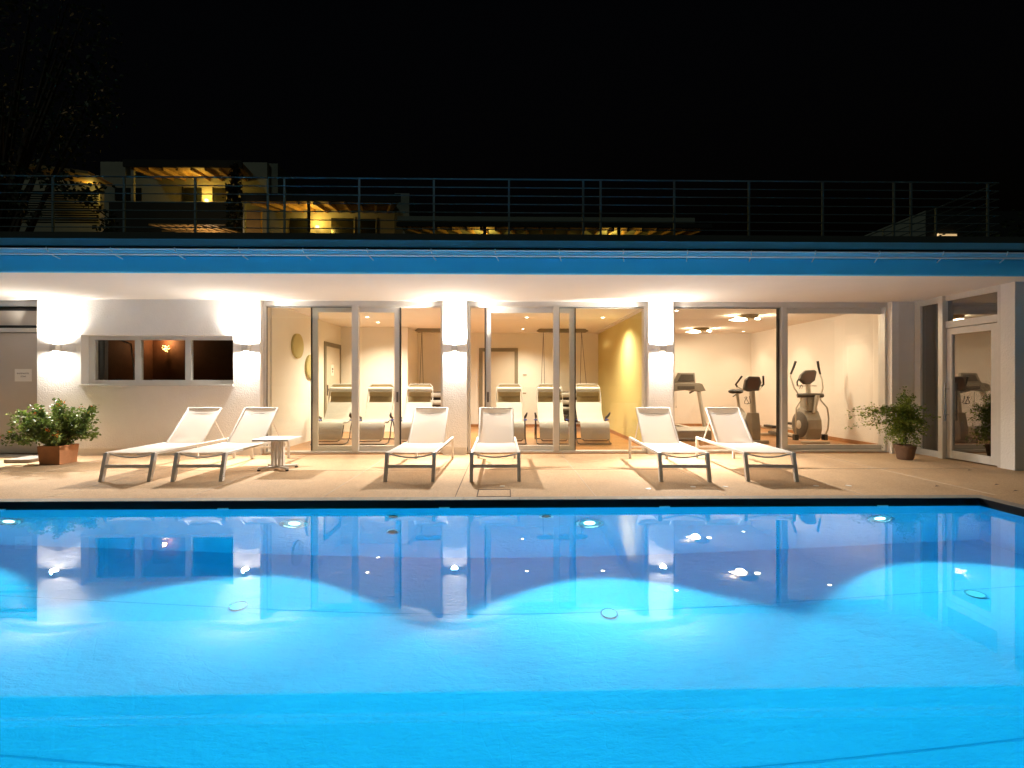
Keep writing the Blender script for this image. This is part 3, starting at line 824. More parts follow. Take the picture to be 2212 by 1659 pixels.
# lamp in the dark room
x = PX(364, 10.98); z = PZ(364, 753, 10.9)
r = empty("crystal_wall_lamp", (x, 10.99, z), 0, "small sparkling bead lamp glowing on the dark brown wall", "wall lamp")
g = MB()
for k in range(26):
    a = random.uniform(0, 2 * pi); q = random.uniform(0, .09); g.ball((q * cos(a) * 1.1, -.10 + random.uniform(-.04, .04), q * sin(a) * .9), .011, 6, 4)
g.build("bead_shade", M_BULBW, r, True)
MB().tube([(0, -.001, .02), (0, -.10, .02)], .012, 8).build("bracket", M_CHROME, r, True)
light("bead_light", 'POINT', 8.0, (1, .50, .22), (0, -.14, .17), r, shadow_soft_size=.04)
# curtain behind the strip window
g = MB(); pts = []
for k in range(25):
    xx = PX(203, 9.0) - .28 + .56 * k / 24; pts.append((xx, 8.95 + .03 * sin(k * 1.6)))
for k in range(24):
    g.quad((pts[k][0], pts[k][1], .4), (pts[k + 1][0], pts[k + 1][1], .4), (pts[k + 1][0], pts[k + 1][1], 2.5), (pts[k][0], pts[k][1], 2.5))
tag(g.build("curtain", M_CUSHION, None, True), "cream curtain edge behind the left pane of the strip window", "curtain")
g = MB(); xx = PX(286, 9.6)
g.tube([(xx - .05, 9.6, .6), (xx + .02, 9.6, 1.0), (xx + .03, 9.6, 1.5), (xx - .03, 9.6, 2.0), (xx - .3, 9.6, 2.1)], .018, 10)
tag(g.build("curved_pole", M_CHROME, None, True), "curved shiny pole behind the strip window", "pole")

# ------------------------------------------------------------------ felt discs on the left room wall
for yy, zz, rr, lab in ((9.68, 1.975, .245, "upper olive round disc on the left room wall"), (10.34, 1.585, .255, "lower olive round disc on the left room wall")):
    o = MB().lathe([(.001, .055), (rr - .03, .055), (rr, .045), (rr, .0)], n=40, cap=False, M=Matrix.Translation((XA + .003, yy, zz)) @ Matrix.Rotation(pi / 2, 4, 'Y')).build("wall_disc", M_DISC, None, True)
    tag(o, lab, "wall disc", "round discs on the left room wall")

# ------------------------------------------------------------------ hanging swings
def swing(x, lab):
    y = 12.6
    r = empty("hanging_swing", (x, y, 0), 0, lab, "swing bed", "swing beds hung from ceiling beams")
    g = MB().prism([(-.68, 2.60), (-.60, 2.66), (.60, 2.66), (.68, 2.60), (.60, 2.565), (-.60, 2.565)], -.05, .05, 'y')
    g.build("ceiling_beam", M_OLIVE, r)
    for xx, xe in ((-.50, -.56), (-.50, -.46), (.50, .46), (.50, .64)):
        MB().tube([(xx, 0, 2.57), (xe, 0, 1.05)], .006, 5).build("rope", M_TUBE, r)
    MB().box(-.62, .62, -.30, .30, .24, .42).box(-.62, .62, .20, .30, .42, 1.02).build("body", M_DARKSL, r, bevel=.02)
    for zc in (.93, .74, .58):
        MB().tube([(-.60, .12 - (0.93 - zc) * .4, zc), (.60, .12 - (0.93 - zc) * .4, zc)], .062 if zc > .7 else .045, 12).build("cushion", M_CUSHION, r, True)
swing(PX(1215, 12.6), "hanging swing bed behind the loungers by the yellow wall")
swing(PX(953, 12.6), "hanging swing bed behind the pillar and the third lounger")

# ------------------------------------------------------------------ indoor rocking loungers
def relax_lounger():
    r = empty("relax_lounger")
    W2 = .27
    def strip(mb, prof, w, th=.03):
        poly = [(y, z + th / 2) for y, z in prof] + [(y, z - th / 2) for y, z in reversed(prof)]
        n = len(prof); vs = []; fs = []
        for xx in (-w, w):
            for y, z in poly: vs.append((xx, y, z))
        m2 = 2 * n
        for i in range(m2):
            j = (i + 1) % m2; fs.append((i, m2 + i, m2 + j, j))
        for i in range(n - 1):
            a, b, c, d = i, i + 1, m2 - 2 - i, m2 - 1 - i
            fs.append((d, c, b, a)); fs.append((m2 + a, m2 + b, m2 + c, m2 + d))
        mb.add(vs, fs)
    g = MB(); strip(g, [(.02, .14), (.05, .30), (.10, .40), (.18, .445), (.32, .44)], .285, .035); g.build("foot_pad", M_CUSHION, r, True)
    g = MB(); strip(g, [(.32, .44), (.50, .42), (.66, .43), (.78, .50), (.95, .66), (1.06, .80)], W2, .03); g.build("seat_pad", M_CUSHION, r, True)
    g = MB(); strip(g, [(1.06, .80), (1.12, .90), (1.16, 1.0), (1.19, 1.12), (1.20, 1.19)], W2 - .03, .008); g.build("headrest_mesh", M_TANMESH, r, True)
    g = MB()
    loop = [(-W2, .98, .66), (-W2 - .01, 1.10, .90), (-W2, 1.19, 1.13), (-W2 + .06, 1.21, 1.20), (W2 - .06, 1.21, 1.20), (W2, 1.19, 1.13), (W2 + .01, 1.10, .90), (W2, .98, .66)]
    g.tube(loop, .014, 8); g.build("head_frame", M_CUSHION, r, True)
    g = MB().tube([(-W2 + .005, 1.10, 1.09), (-W2 + .02, 1.10, 1.09), (W2 - .02, 1.10, 1.09), (W2 - .005, 1.10, 1.09)], [.03, .052, .052, .03], 12)
    g.build("head_pillow", M_CUSHION, r, True)
    MB().box(-W2 + .03, W2 - .03, 1.085, 1.10, .94, 1.03).build("pillow_flap", M_TANMESH, r)
    for s_ in (-1, 1):
        xx = s_ * .325
        MB().tube([(xx, .75, .50), (xx, .62, .52), (xx + s_ * .01, .48, .56), (xx + s_ * .03, .42, .62)], [.018, .026, .024, .016], 8).build("armrest", M_PLASTBK, r, True)
        MB().tube([(xx, .72, .50), (xx, .55, .30), (xx, .48, .12), (xx, .30, .035), (xx, .12, .03)], .013, 7).tube([(xx, .72, .50), (xx, .92, .30), (xx, 1.0, .10), (xx, .95, .03)], .013, 7).build("side_tube", M_TUBE, r, True)
    g = MB()
    g.tube([(-.325, .12, .03), (-.30, .06, .028), (.30, .06, .028), (.325, .12, .03)], .013, 7)
    g.tube([(-.325, .95, .03), (-.30, 1.0, .03), (.30, 1.0, .03), (.325, .95, .03)], .013, 7)
    g.build("runner", M_TUBE, r, True)
    g = MB().tube([(-.24, .34, .38), (-.25, .20, .16), (-.25, .03, .12), (-.22, .0, .10), (.22, .0, .10), (.25, .03, .12), (.25, .20, .16), (.24, .34, .38)], .012, 7)
    g.build("foot_frame", M_TUBE, r, True)
    MB().box(-.36, -.30, .55, .72, .455, .475).build("pool_reflection_strip", M_POOLREFL, r); MB().box(.30, .36, .55, .72, .455, .475).build("pool_reflection_strip", M_POOLREFL, r)  # blue bars paint the pool's reflection in the glass
    return r
rl = relax_lounger()
spots = [(-3.44, 9.42, .05, "cream relax lounger nearest the inside door with the notice"),
         (-2.63, 9.42, .03, "cream relax lounger just right of the left front's centre post"),
         (-1.80, 9.42, .02, "cream relax lounger in the open gap beside the left pillar"),
         (.12, 9.42, 0, "cream relax lounger in front of the back door, behind the fourth sunbed"),
         (.99, 9.42, -.01, "cream relax lounger behind the middle front's centre post"),
         (1.80, 9.42, -.03, "cream relax lounger nearest the yellow wall")]
for i, (x, y, a, lab) in enumerate(spots):
    o = rl if i == 0 else copy_tree(rl)
    o.location = (x, y, .012); o.rotation_euler = (0, 0, a)
    tag(o, lab, "relax lounger", "relax loungers in a row indoors")

# ------------------------------------------------------------------ gym machines
# treadmill (front towards the pool)
r = empty("treadmill", (4.03, 10.15, .012), 0, "grey treadmill with wide console in the gym's left half", "treadmill")
MB().prism([(0, .04), (.0, .22), (.10, .30), (.42, .27), (.50, .20), (.50, .04)], -.37, .37, 'x').build("motor_hood", M_MACH, r, bevel=.015)
MB().box(-.40, -.27, .5, 1.95, .08, .20).box(.27, .40, .5, 1.95, .08, .20).build("side_rail", M_MACHLT, r, bevel=.01)
MB().box(-.265, .265, .5, 1.9, .10, .17).build("belt", M_BLACK, r)
for s_ in (-1, 1):
    MB().bar((s_ * .37, .30, .12), (s_ * .33, .62, 1.12), .055, .10, (0, 1, 0)).build("upright", M_MACHLT, r, bevel=.008)
    MB().tube([(s_ * .36, .60, 1.10), (s_ * .37, .85, 1.08), (s_ * .37, 1.20, 1.00)], .022, 8).build("handrail", M_MACHDK, r, True)
MB().prism([(-.44, 1.06), (-.40, 1.20), (-.30, 1.235), (.30, 1.235), (.38, 1.21), (.46, 1.06), (.30, 1.04), (0, 1.075), (-.30, 1.04)], .50, .68, 'y').build("console_bar", M_MACH, r, bevel=.012)
MB().box(-.18, .20, .49, .502, 1.09, 1.16).build("console_slot", M_MACHDK, r)
MB().prism([(-.26, 1.235), (-.14, 1.46), (.22, 1.46), (.24, 1.235)], .53, .60, 'y').build("console_back", M_MACH, r, bevel=.012)
MB().prism([(-.17, 1.27), (-.09, 1.42), (.18, 1.42), (.20, 1.27)], .522, .5302, 'y').build("screen_cover", M_MACHDK, r)
MB().tube([(-.17, .62, 1.04), (-.17, .62, .72), (-.165, .62, .68)], [.003, .003, .012], 6).build("safety_cord", M_MACHDK, r)
MB().box(-.35, .35, -.02, .06, .0, .045).build("front_foot", M_MACHDK, r)

# exercise bike
r = empty("exercise_bike", (5.12, 9.70, .012), 0, "silver upright exercise bike with black saddle in the gym", "exercise bike")
MB().box(-.24, .24, -.04, .04, .0, .07).build("front_foot", M_MACH, r, bevel=.015)
MB().box(-.22, .22, 1.10, 1.18, .0, .07).build("rear_foot", M_MACH, r, bevel=.015)
MB().prism([(.0, .08), (.0, .30), (.06, .62), (.22, .62), (.34, .42), (.66, .62), (.80, .70), (.86, .60), (.60, .20), (1.10, .12), (1.10, .06), (.02, .06)], -.085, .085, 'x').build("body_shell", M_MACH, r, bevel=.02)
MB().lathe([(.001, 0), (.17, .0), (.19, .02), (.19, .04)], n=26, M=Matrix.Translation((-.13, .36, .28)) @ Matrix.Rotation(pi / 2, 4, 'Y'), cap=False).build("crank_disc", M_MACHDK, r, True)
for s_ in (-1, 1):
    MB().bar((s_ * .14, .36, .28), (s_ * .14, .36 + s_ * .12, .28 - s_ * .12), .02, .03).box(s_ * .15, s_ * .25, .33 + s_ * .12, .41 + s_ * .12, .265 - s_ * .12, .295 - s_ * .12).build("pedal", M_MACHDK, r)
MB().bar((0, .13, .58), (0, .20, 1.20), .085, .10, (0, 1, 0)).build("console_post", M_MACHLT, r, bevel=.015)
MB().bar((0, .72, .66), (0, .82, 1.0), .045, .05, (0, 1, 0)).build("saddle_post", M_MACHLT, r, True)
g = MB(); g.ball((-.06, .88, 1.045), (.095, .13, .052), 14, 9); g.ball((.06, .88, 1.045), (.095, .13, .052), 14, 9); g.ball((0, .72, 1.045), (.05, .15, .038), 12, 8)
g.build("saddle", M_PLASTBK, r, True)
MB().tube([(0, .82, 1.0), (-.03, .86, .96), (-.08, .84, .93)], .012, 6).build("saddle_clamp", M_PLASTBK, r)
MB().prism([(-.19, 1.10), (-.15, 1.30), (-.08, 1.37), (.14, 1.36), (.18, 1.24), (.12, 1.07), (-.10, 1.05)], .13, .22, 'y').build("console", M_MACHDK, r, bevel=.02)
MB().prism([(-.13, 1.14), (-.10, 1.29), (-.05, 1.33), (.10, 1.32), (.12, 1.22), (.08, 1.11), (-.07, 1.10)], .124, .1302, 'y').build("console_cover", M_SCREEN, r)
for s_ in (-1, 1):
    MB().tube([(0, .17, 1.08), (s_ * .15, .20, 1.08), (s_ * .26, .30, 1.16)], .014, 8).build("handlebar", M_MACHLT, r, True)
    MB().tube([(s_ * .25, .30, 1.15), (s_ * .29, .28, 1.20), (s_ * .22, .16, 1.37)], .021, 8).build("grip", M_PLASTBK, r, True)
MB().tube([(s2 * .028 - .17, .10, .85 + z2) for s2, z2 in ((0, .10), (1, .08), (0, .05), (-1, .08), (0, .10), (1, .02), (2, -.02), (1, -.05), (-1, -.04), (-1, .0), (0, .05))], .006, 5).tube([(-.10, .10, .96), (-.08, .10, .86), (-.06, .12, .82), (-.14, .10, .80)], .007, 5).build("headset_cable", M_BLACK, r)

# elliptical trainer
r = empty("elliptical_trainer", (6.27, 9.62, .012), 0, "silver elliptical trainer with tall swing arms near the right gym wall", "elliptical trainer")
MB().box(-.29, .29, -.03, .04, .0, .055).build("front_foot", M_MACHLT, r, bevel=.015)
MB().box(-.26, .26, 1.62, 1.70, .0, .06).build("rear_foot", M_MACHLT, r, bevel=.015)
MB().prism([(.05, .08), (.0, .30), (.02, .48), (.12, .66), (.30, .74), (.42, .66), (.52, .50), (.55, .30), (.45, .10)], -.15, .15, 'x').build("flywheel_shell", M_MACH, r, bevel=.03)
MB().prism([(.08, .66), (.10, .92), (.16, .98), (.30, .98), (.36, .86), (.36, .68)], -.10, .10, 'x').build("neck_shell", M_MACH, r, bevel=.02)
MB().prism([(-.02, .0), (.02, .0), (.11, .36), (.05, .36)], -.03, .05, 'y', M=Matrix.Translation((0, .05, .62))).build("neck_trim", M_MACHLT, r, bevel=.008)
Mw = Matrix.Translation((-.17, .28, .37)) @ Matrix.Rotation(-pi / 2, 4, 'Y')
MB().lathe([(.001, .0), (.24, .0), (.27, -.02), (.27, -.03)], n=34, M=Mw, cap=False).build("crank_disc", M_MACHDK, r, True)
MB().lathe([(.001, .012), (.07, .01), (.09, .0)], n=20, M=Mw, cap=False).build("hub", M_MACHLT, r, True)
MB().bar((0, .22, .95), (0, .26, 1.42), .07, .07, (0, 1, 0)).build("mast", M_MACHLT, r, bevel=.01)
MB().tube([(-.26, .18, 1.0 - .03), (-.10, .14, .98), (.10, .14, .98), (.26, .18, .97)], .045, 10).build("pivot_housing", M_MACHDK, r, True)
MB().prism([(-.20, 1.30), (-.16, 1.40), (-.06, 1.49), (.13, 1.50), (.17, 1.46), (.13, 1.28), (.03, 1.20), (-.10, 1.20)], .20, .28, 'y').build("console", M_MACHDK, r, bevel=.02)
MB().prism([(-.14, 1.32), (-.11, 1.39), (-.03, 1.45), (.10, 1.46), (.12, 1.42), (.09, 1.30), (.01, 1.24), (-.08, 1.24)], .194, .2002, 'y').build("console_cover", M_SCREEN, r)
MB().tube([(-.24, .24, 1.17), (.18, .24, 1.17)], .011, 6).build("cross_bar", M_MACHLT, r, True)
MB().tube([(-.22, .24, 1.17), (-.22, .25, 1.25), (-.16, .25, 1.36)], .014, 7).build("fixed_grip", M_PLASTBK, r, True)
for s_ in (-1, 1):
    MB().tube([(s_ * .22, .17, .97), (s_ * .30, .22, 1.12), (s_ * .33, .30, 1.36 if s_ < 0 else 1.30), (s_ * .30, .32, 1.42)], .015, 8).build("upper_arm", M_MACHLT, r, True)
    MB().tube([(s_ * .31, .32, 1.41), (s_ * .26, .30, 1.56), (s_ * .23, .28, 1.68)], [.020, .023, .024], 8).build("grip", M_PLASTBK, r, True)
    MB().tube([(s_ * .22, .17, .97), (s_ * .20, .15, .88), (s_ * .32, .12, .72), (s_ * .34, .10, .50), (s_ * .33, .12, .28), (s_ * .30, .16, .14)], .015, 8).build("lower_arm", M_MACHLT, r, True)
    MB().box(s_ * .26, s_ * .34, .12, .22, .06, .18).build("arm_boot", M_PLASTBK, r, bevel=.01)
    MB().bar((s_ * .28, .20, .14), (s_ * .24, 1.55, .22), .06, .05).build("pedal_arm", M_MACHLT, r, bevel=.01)
    MB().box(s_ * .24 - .07, s_ * .24 + .07, 1.0, 1.38, .26 + .03 * s_, .31 + .03 * s_).build("pedal", M_PLASTBK, r, bevel=.01)
MB().box(-.05, .05, .4, 1.66, .05, .11).build("base_rail", M_MACHDK, r, bevel=.01)
MB().tube([(-.17 + .03 * cos(t * .9), .20, 1.15 + .05 * sin(t * 1.3)) for t in range(9)], .005, 5).build("headset_cable", M_BLACK, r)

# ------------------------------------------------------------------ sun loungers on the deck
def sun_lounger():
    r = empty("sun_lounger")
    w = .298
    # z of rails .335, feet at y=0 (towards pool); head end y=1.93
    for s_ in (-1, 1):
        x = s_ * w
        lg = MB().prism([(.0, 0), (.045, 0), (.135, .325), (.135, .355), (.085, .355)], x - .022, x + .022, 'x')
        lg.build("front_leg", M_WHITEFR, r, bevel=.003)
        MB().prism([(1.90, .0), (1.94, .0), (1.93, .318), (1.885, .318)], x - .018, x + .018, 'x').build("rear_leg", M_WHITEFR, r, bevel=.003)
        MB().bar((x, .137, .338), (x, 1.93, .336), .036, .034).build("side_rail", M_WHITEFR, r, bevel=.003)
        MB().bar((s_ * (w - .045), 1.14, .35), (s_ * (w - .045), 1.63, .835), .022, .026, (0, 0, 1)).build("back_rail", M_WHITEFR, r, bevel=.003)
        MB().bar((s_ * (w - .04), 1.72, .325), (s_ * (w - .045), 1.46, .655), .014, .016).build("back_strut", M_WHITEFR, r)
    MB().box(-w + .022, w - .022, .052, .078, .165, .205).build("front_crossbar", M_WHITEFR, r, bevel=.002)
    MB().box(-w + .018, w - .018, 1.905, 1.925, .17, .20).build("rear_crossbar", M_WHITEFR, r)
    MB().tube([(-w + .02 + (2 * w - .04) * k / 12, .125, .332 - .045 * sin(pi * k / 12)) for k in range(13)], .010, 8).build("sag_bar", M_WHITEFR, r, True)
    MB().tube([(-w + .02 + (2 * w - .04) * k / 12, 1.13, .325 - .03 * sin(pi * k / 12)) for k in range(13)], .010, 8).build("sag_bar", M_WHITEFR, r, True)
    def cloth(mb, A, B, hw0, hw1, sag, nu=10, nv=8):
        A = Vector(A); B = Vector(B); vs = []; fs = []
        nrm = Vector((0, -(B - A).z, (B - A).y)).normalized()
        for j in range(nv + 1):
            t = j / nv; c = A.lerp(B, t); hw = hw0 + (hw1 - hw0) * t
            for i in range(nu + 1):
                u = -1 + 2 * i / nu
                p = c + Vector((u * hw, 0, 0)) - nrm * sag * (1 - u * u) * (.5 + .5 * sin(pi * t))
                vs.append(p)
        for j in range(nv):
            for i in range(nu):
                a = j * (nu + 1) + i; fs.append((a, a + 1, a + nu + 2, a + nu + 1))
        mb.add(vs, fs)
    g = MB(); cloth(g, (0, .12, .357), (0, 1.15, .352), w - .012, w - .03, .022); g.build("seat_sling", M_SLING, r, True)
    g = MB(); cloth(g, (0, 1.13, .352), (0, 1.64, .845), w - .03, w - .028, .016); g.build("back_sling", M_SLING, r, True)
    g = MB(); cloth(g, (0, 1.545, .749), (0, 1.562, .766), w - .036, w - .036, .011); g.build("back_seam", M_WHITEFR, r, True)
    MB().tube([(-w + .045, 1.632, .838), (w - .045, 1.632, .838)], .011, 8).build("head_bar", M_WHITEFR, r, True)
    return r
sl = sun_lounger()
FY = 6.05
data = [(PX(261, FY), FY + .05, 0.0, "leftmost sunbed, white mesh, in front of the blank wall"),
        (PX(418, FY), FY + .05, 0.0, "white mesh sunbed beside the small slatted table"),
        (PX(882, FY - .06), FY - .02, -.022, "white mesh sunbed left of the middle pillar"),
        (PX(1069.5, FY - .06), FY - .02, 0.005, "white mesh sunbed directly behind the square deck hatch"),
        (PX(1481, FY - .07), FY - .08, -.055, "white mesh sunbed right of the lamp pillar by the gym"),
        (PX(1669, FY - .07), FY - .08, -.062, "rightmost sunbed, white mesh, in front of the exercise bike")]
for i, (x, y, a, lab) in enumerate(data):
    o = sl if i == 0 else copy_tree(sl)
    o.location = (x, y, 0.001); o.rotation_euler = (0, 0, a)
    tag(o, lab, "sun lounger", "white sunbeds along the pool")

# ------------------------------------------------------------------ small side table
r = empty("side_table", (-3.23, 6.98, 0.001), 0, "small square slatted-leg table beside the second sunbed", "side table")
MB().box(-.25, .25, -.24, .24, .425, .45).build("table_top", M_WHITEFR, r, bevel=.004)
for x in (-.075, -.025, .025, .075):
    MB().box(x - .012, x + .012, -.03 + abs(x) * .0, .03, .05, .424).build("leg_slat", M_WHITEFR, r)
for a in (radians(38), radians(-38)):
    c, s_ = cos(a), sin(a)
    MB().bar((-.26 * c, -.26 * s_, .035), (.26 * c, .26 * s_, .035), .04, .03).build("foot", M_WHITEFR, r, bevel=.004)
    for k in (-1, 1): MB().lathe([(.022, 0), (.022, .02)], c=(k * .25 * c, k * .25 * s_, 0), n=12).build("foot_glide", M_PLASTBK, r)

# ------------------------------------------------------------------ plants
def leaves(mb, c, n, spread, size, rnd, droop=.0):
    for _ in range(n):
        p = Vector(c) + Vector((rnd.gauss(0, 1), rnd.gauss(0, 1), rnd.gauss(0, 1))) * spread
        d = Vector((rnd.uniform(-1, 1), rnd.uniform(-1, 1), rnd.uniform(-.7, .9) - droop)).normalized()
        u = d.cross(Vector((rnd.uniform(-1, 1), rnd.uniform(-1, 1), rnd.uniform(-1, 1)))).normalized()
        s_ = size * rnd.uniform(.65, 1.3); nrm = d.cross(u)
        q = [p, p + d * s_ * .45 + u * s_ * .36 + nrm * s_ * .08, p + d * s_, p + d * s_ * .45 - u * s_ * .36 + nrm * s_ * .08]
        mb.add(q, [(0, 1, 2), (0, 2, 3)])
# left shrub
rnd = random.Random(5)
r = empty("potted_shrub", (-6.84, 7.55, .001), 0, "bushy green shrub with orange flecks in a square terracotta pot", "potted plant")
g = MB()
g.add([(-.15, -.15, 0), (.15, -.15, 0), (.15, .15, 0), (-.15, .15, 0), (-.17, -.17, .285), (.17, -.17, .285), (.17, .17, .285), (-.17, .17, .285),
       (-.15, -.15, .285), (.15, -.15, .285), (.15, .15, .285), (-.15, .15, .285), (-.15, -.15, .25), (.15, -.15, .25), (.15, .15, .25), (-.15, .15, .25)],
      [(3, 2, 1, 0), (0, 1, 5, 4), (1, 2, 6, 5), (2, 3, 7, 6), (3, 0, 4, 7), (4, 5, 9, 8), (5, 6, 10, 9), (6, 7, 11, 10), (7, 4, 8, 11), (8, 9, 13, 12), (9, 10, 14, 13), (10, 11, 15, 14), (11, 8, 12, 15)])
g.build("pot", M_TERRA, r, bevel=.006)
MB().quad((-.148, -.148, .262), (.148, -.148, .262), (.148, .148, .262), (-.148, .148, .262)).build("soil", M_SOIL, r)
st = MB(); lf = MB(); fl = MB()
for k in range(86):
    a = rnd.uniform(0, 2 * pi); el = rnd.uniform(-.12, 1.35); ln = rnd.uniform(.52, .74) * (.97 if el < .6 else 1.02)
    dx, dy = cos(a) * cos(el), sin(a) * cos(el) * .62
    b0 = Vector((rnd.uniform(-.08, .08), rnd.uniform(-.08, .08), .26)); pts = []
    for j in range(7):
        t = j / 6; bend = .20 * t * t if el < .5 else 0
        p = b0 + Vector((dx * ln * t, dy * ln * t, max(-.12, sin(el)) * ln * t + bend + .12 * sin(pi * min(1, t * 1.2)) * (1 if el < .7 else .2)))
        p.x = max(-.84, min(.38, p.x))
        pts.append(p)
    st.tube(pts, [.008 * (1 - .7 * j / 6) for j in range(7)], 5)
    for j in range(1, 7):
        for q in range(2 if j < 3 else 3):
            t = rnd.random(); p = pts[j - 1].lerp(pts[j], t)
            leaves(lf, p, 5, .026, .050, rnd)
    tip = pts[-1] + Vector((0, 0, .03)); leaves(lf, tip, 8, .022, .045, rnd)
    if rnd.random() < .22:
        for q in range(4): leaves(fl, tip, 2, .015, .028, rnd)
st.build("stem", M_BARK, r, True); lf.build("foliage", M_LEAF, r); fl.build("blossom", M_PETALO, r)

# right jasmine
r = empty("potted_jasmine", (6.50, 7.72, .001), 0, "airy jasmine with white blossoms in a round brown pot by the corner", "potted plant")
MB().lathe([(.001, 0), (.10, 0), (.115, .03), (.138, .17), (.145, .175), (.148, .235), (.135, .235), (.128, .20), (.001, .20)], n=32, cap=False).build("pot", M_BROWNPOT, r, True)
MB().lathe([(.128, .205), (.001, .212)], n=20, cap=False).build("soil", M_SOIL, r)
st = MB(); lf = MB(); fl = MB(); rnd = random.Random(9)
st.tube([(0, 0, .2), (.01, 0, .40), (.0, .0, .62), (.01, .01, .85)], [.014, .012, .010, .007], 7)
ctr = Vector((-.02, 0, .70))
for k in range(88):
    if k < 60:
        a = rnd.uniform(0, 2 * pi); el = rnd.uniform(-.9, 1.2); ln = rnd.uniform(.22, .42)
        d = Vector((cos(a) * cos(el), sin(a) * cos(el) * .75, sin(el) * .85)); b0 = Vector((0, 0, rnd.uniform(.5, .85)))
        cur = Vector((0, 0, -.10)); jit = .03
    elif k < 74:     # long arm sprawling to the left
        d = Vector((-1, rnd.uniform(-.12, .12), rnd.uniform(-.05, .18))); ln = rnd.uniform(.45, .92); b0 = Vector((-.05, 0, rnd.uniform(.58, .85))); cur = Vector((0, 0, -.10)); jit = .02
    elif k < 80:     # upright wisps
        d = Vector((rnd.uniform(-.7, .5), 0, 1)).normalized(); ln = rnd.uniform(.30, .42); b0 = Vector((0, 0, .78)); cur = Vector((rnd.uniform(-.1, .1), 0, -.05)); jit = .01
    else:            # low trailing shoots
        d = Vector((rnd.uniform(-1, 1), rnd.uniform(-.5, .5), -.45)).normalized(); ln = rnd.uniform(.3, .5); b0 = Vector((0, 0, .58)); cur = Vector((0, 0, .0)); jit = .02
    pts = [b0 + d * ln * j / 6 + cur * (j / 6) ** 2 + Vector((rnd.gauss(0, jit), rnd.gauss(0, jit), rnd.gauss(0, jit))) * (j / 6) for j in range(7)]
    for p in pts: p.z = max(p.z, .24)
    st.tube(pts, [.0035 * (1 - .6 * j / 6) for j in range(7)], 4)
    for j in range(1, 7):
        for q in range(3):
            p = pts[j - 1].lerp(pts[j], rnd.random()); leaves(lf, p, 5 if k < 60 else 4, .026, .032, rnd)
    if rnd.random() < .38:
        for q in range(3): leaves(fl, pts[-1], 3, .014, .024, rnd)
for k in range(26):
    a = rnd.uniform(0, 2 * pi); leaves(lf, (.07 * cos(a), .07 * sin(a), .27 + rnd.uniform(0, .06)), 4, .02, .035, rnd)
st.build("stem", M_BARK, r, True); lf.build("foliage", M_LEAFJ, r); fl.build("blossom", M_PETAL, r)

# threshold stone, mat
g = MB().box(PX(3, 7.55), PX(84, 7.75), 7.58, 8.02, .0, .055)
tag(g.build("step_slab", M_SLABCON, None, bevel=.008), "grey step slab behind the terracotta pot by the grey door", "step")
g = MB().box(dx0 + .1, dx1 - .02, YW - .22, YW + .14, .001, .014)
tag(g.build("door_mat", M_MACHDK), "dark door mat at the grey door", "door mat")
# fallen leaves and small lids on the deck
for k, (px, py, kind) in enumerate(((1425, 1371, 0), (1530, 1371, 0), (1297, 1374 , 0), (1950, 1370, 0), (2027, 1370, 0), (2195, 1368, 1), (1880, 1368, 1))):
    pass
for k, (px, py, lab) in enumerate(((1085, 1050, "below the fourth sunbed"), (1400, 1057, "left of the fifth sunbed's feet"), (1497, 1053, "just in front of the fifth sunbed"), (1567, 1053, "between the fifth and sixth sunbeds"),
                                   (1763, 1052, "right of the sixth sunbed"), (1833, 1052, "on the deck in front of the gym's right pane"))):
    Y = F * EYE / (py - CY); X = PX(px, Y)
    o = MB().lathe([(.032, 0), (.032, .003), (.001, .0034)], c=(X, Y, .0), n=14, cap=False).build("deck_cap", M_PALEPL)
    tag(o, "tiny pale deck cap " + lab, "deck cap", "pale caps in the deck")
for k, (px, py, lab) in enumerate(((2026, 1055, "dry leaf on the deck left of the side door"), (2155, 1052, "dark curled leaf near the right coping"), (2196, 1066, "dark twig on the deck by the right frame edge"), (2096, 1020, "small leaf close to the side door"))):
    Y = F * EYE / (py - CY); X = PX(px, Y); rnd = random.Random(k)
    g = MB(); g.add([(X - .04, Y, .004), (X, Y - .018, .012), (X + .045, Y + .01, .005), (X, Y + .02, .014)], [(0, 1, 3), (1, 2, 3)])
    tag(g.build("fallen_leaf", M_BARK), lab, "leaf", "fallen leaves on the deck")

# ------------------------------------------------------------------ roof railing
YR = 8.10
XRAIL = PX(2157, YR)
r = empty("roof_railing", (0, 0, 0), 0, "thin steel railing of seven bars along the flat roof edge", "railing")
zt = PZ(1100, 387.5, YR); dzb = 18.0 / F * YR
def along(p, q, nm): MB().tube([p, q], .012 if nm == "top_rail" else .009, 6).build(nm, M_STEEL, r, True)
for k in range(7):
    z = zt - dzb * k
    MB().tube([(-13, YR, z), (XRAIL, YR, z), (XRAIL + .0, 14.0, z)], .013 if k == 0 else .009, 6).build("rail_bar", M_STEEL, r, True)
for px in (-200, -45, 113, 267, 421, 578, 614, 775.6, 937, 1099.5, 1260, 1297.8, 1457, 1618.6, 1778, 1932, 1969, 2135):
    x = PX(px, YR)
    MB().box(x - .016, x + .016, YR - .0, YR + .024, ROOFZ - .02, zt + .0).build("post", M_STEEL, r)
for y in (9.3, 10.6, 11.9, 13.2):
    MB().box(XRAIL - .012, XRAIL + .012, y - .016, y + .016, ROOFZ - .02, zt).build("post", M_STEEL, r)

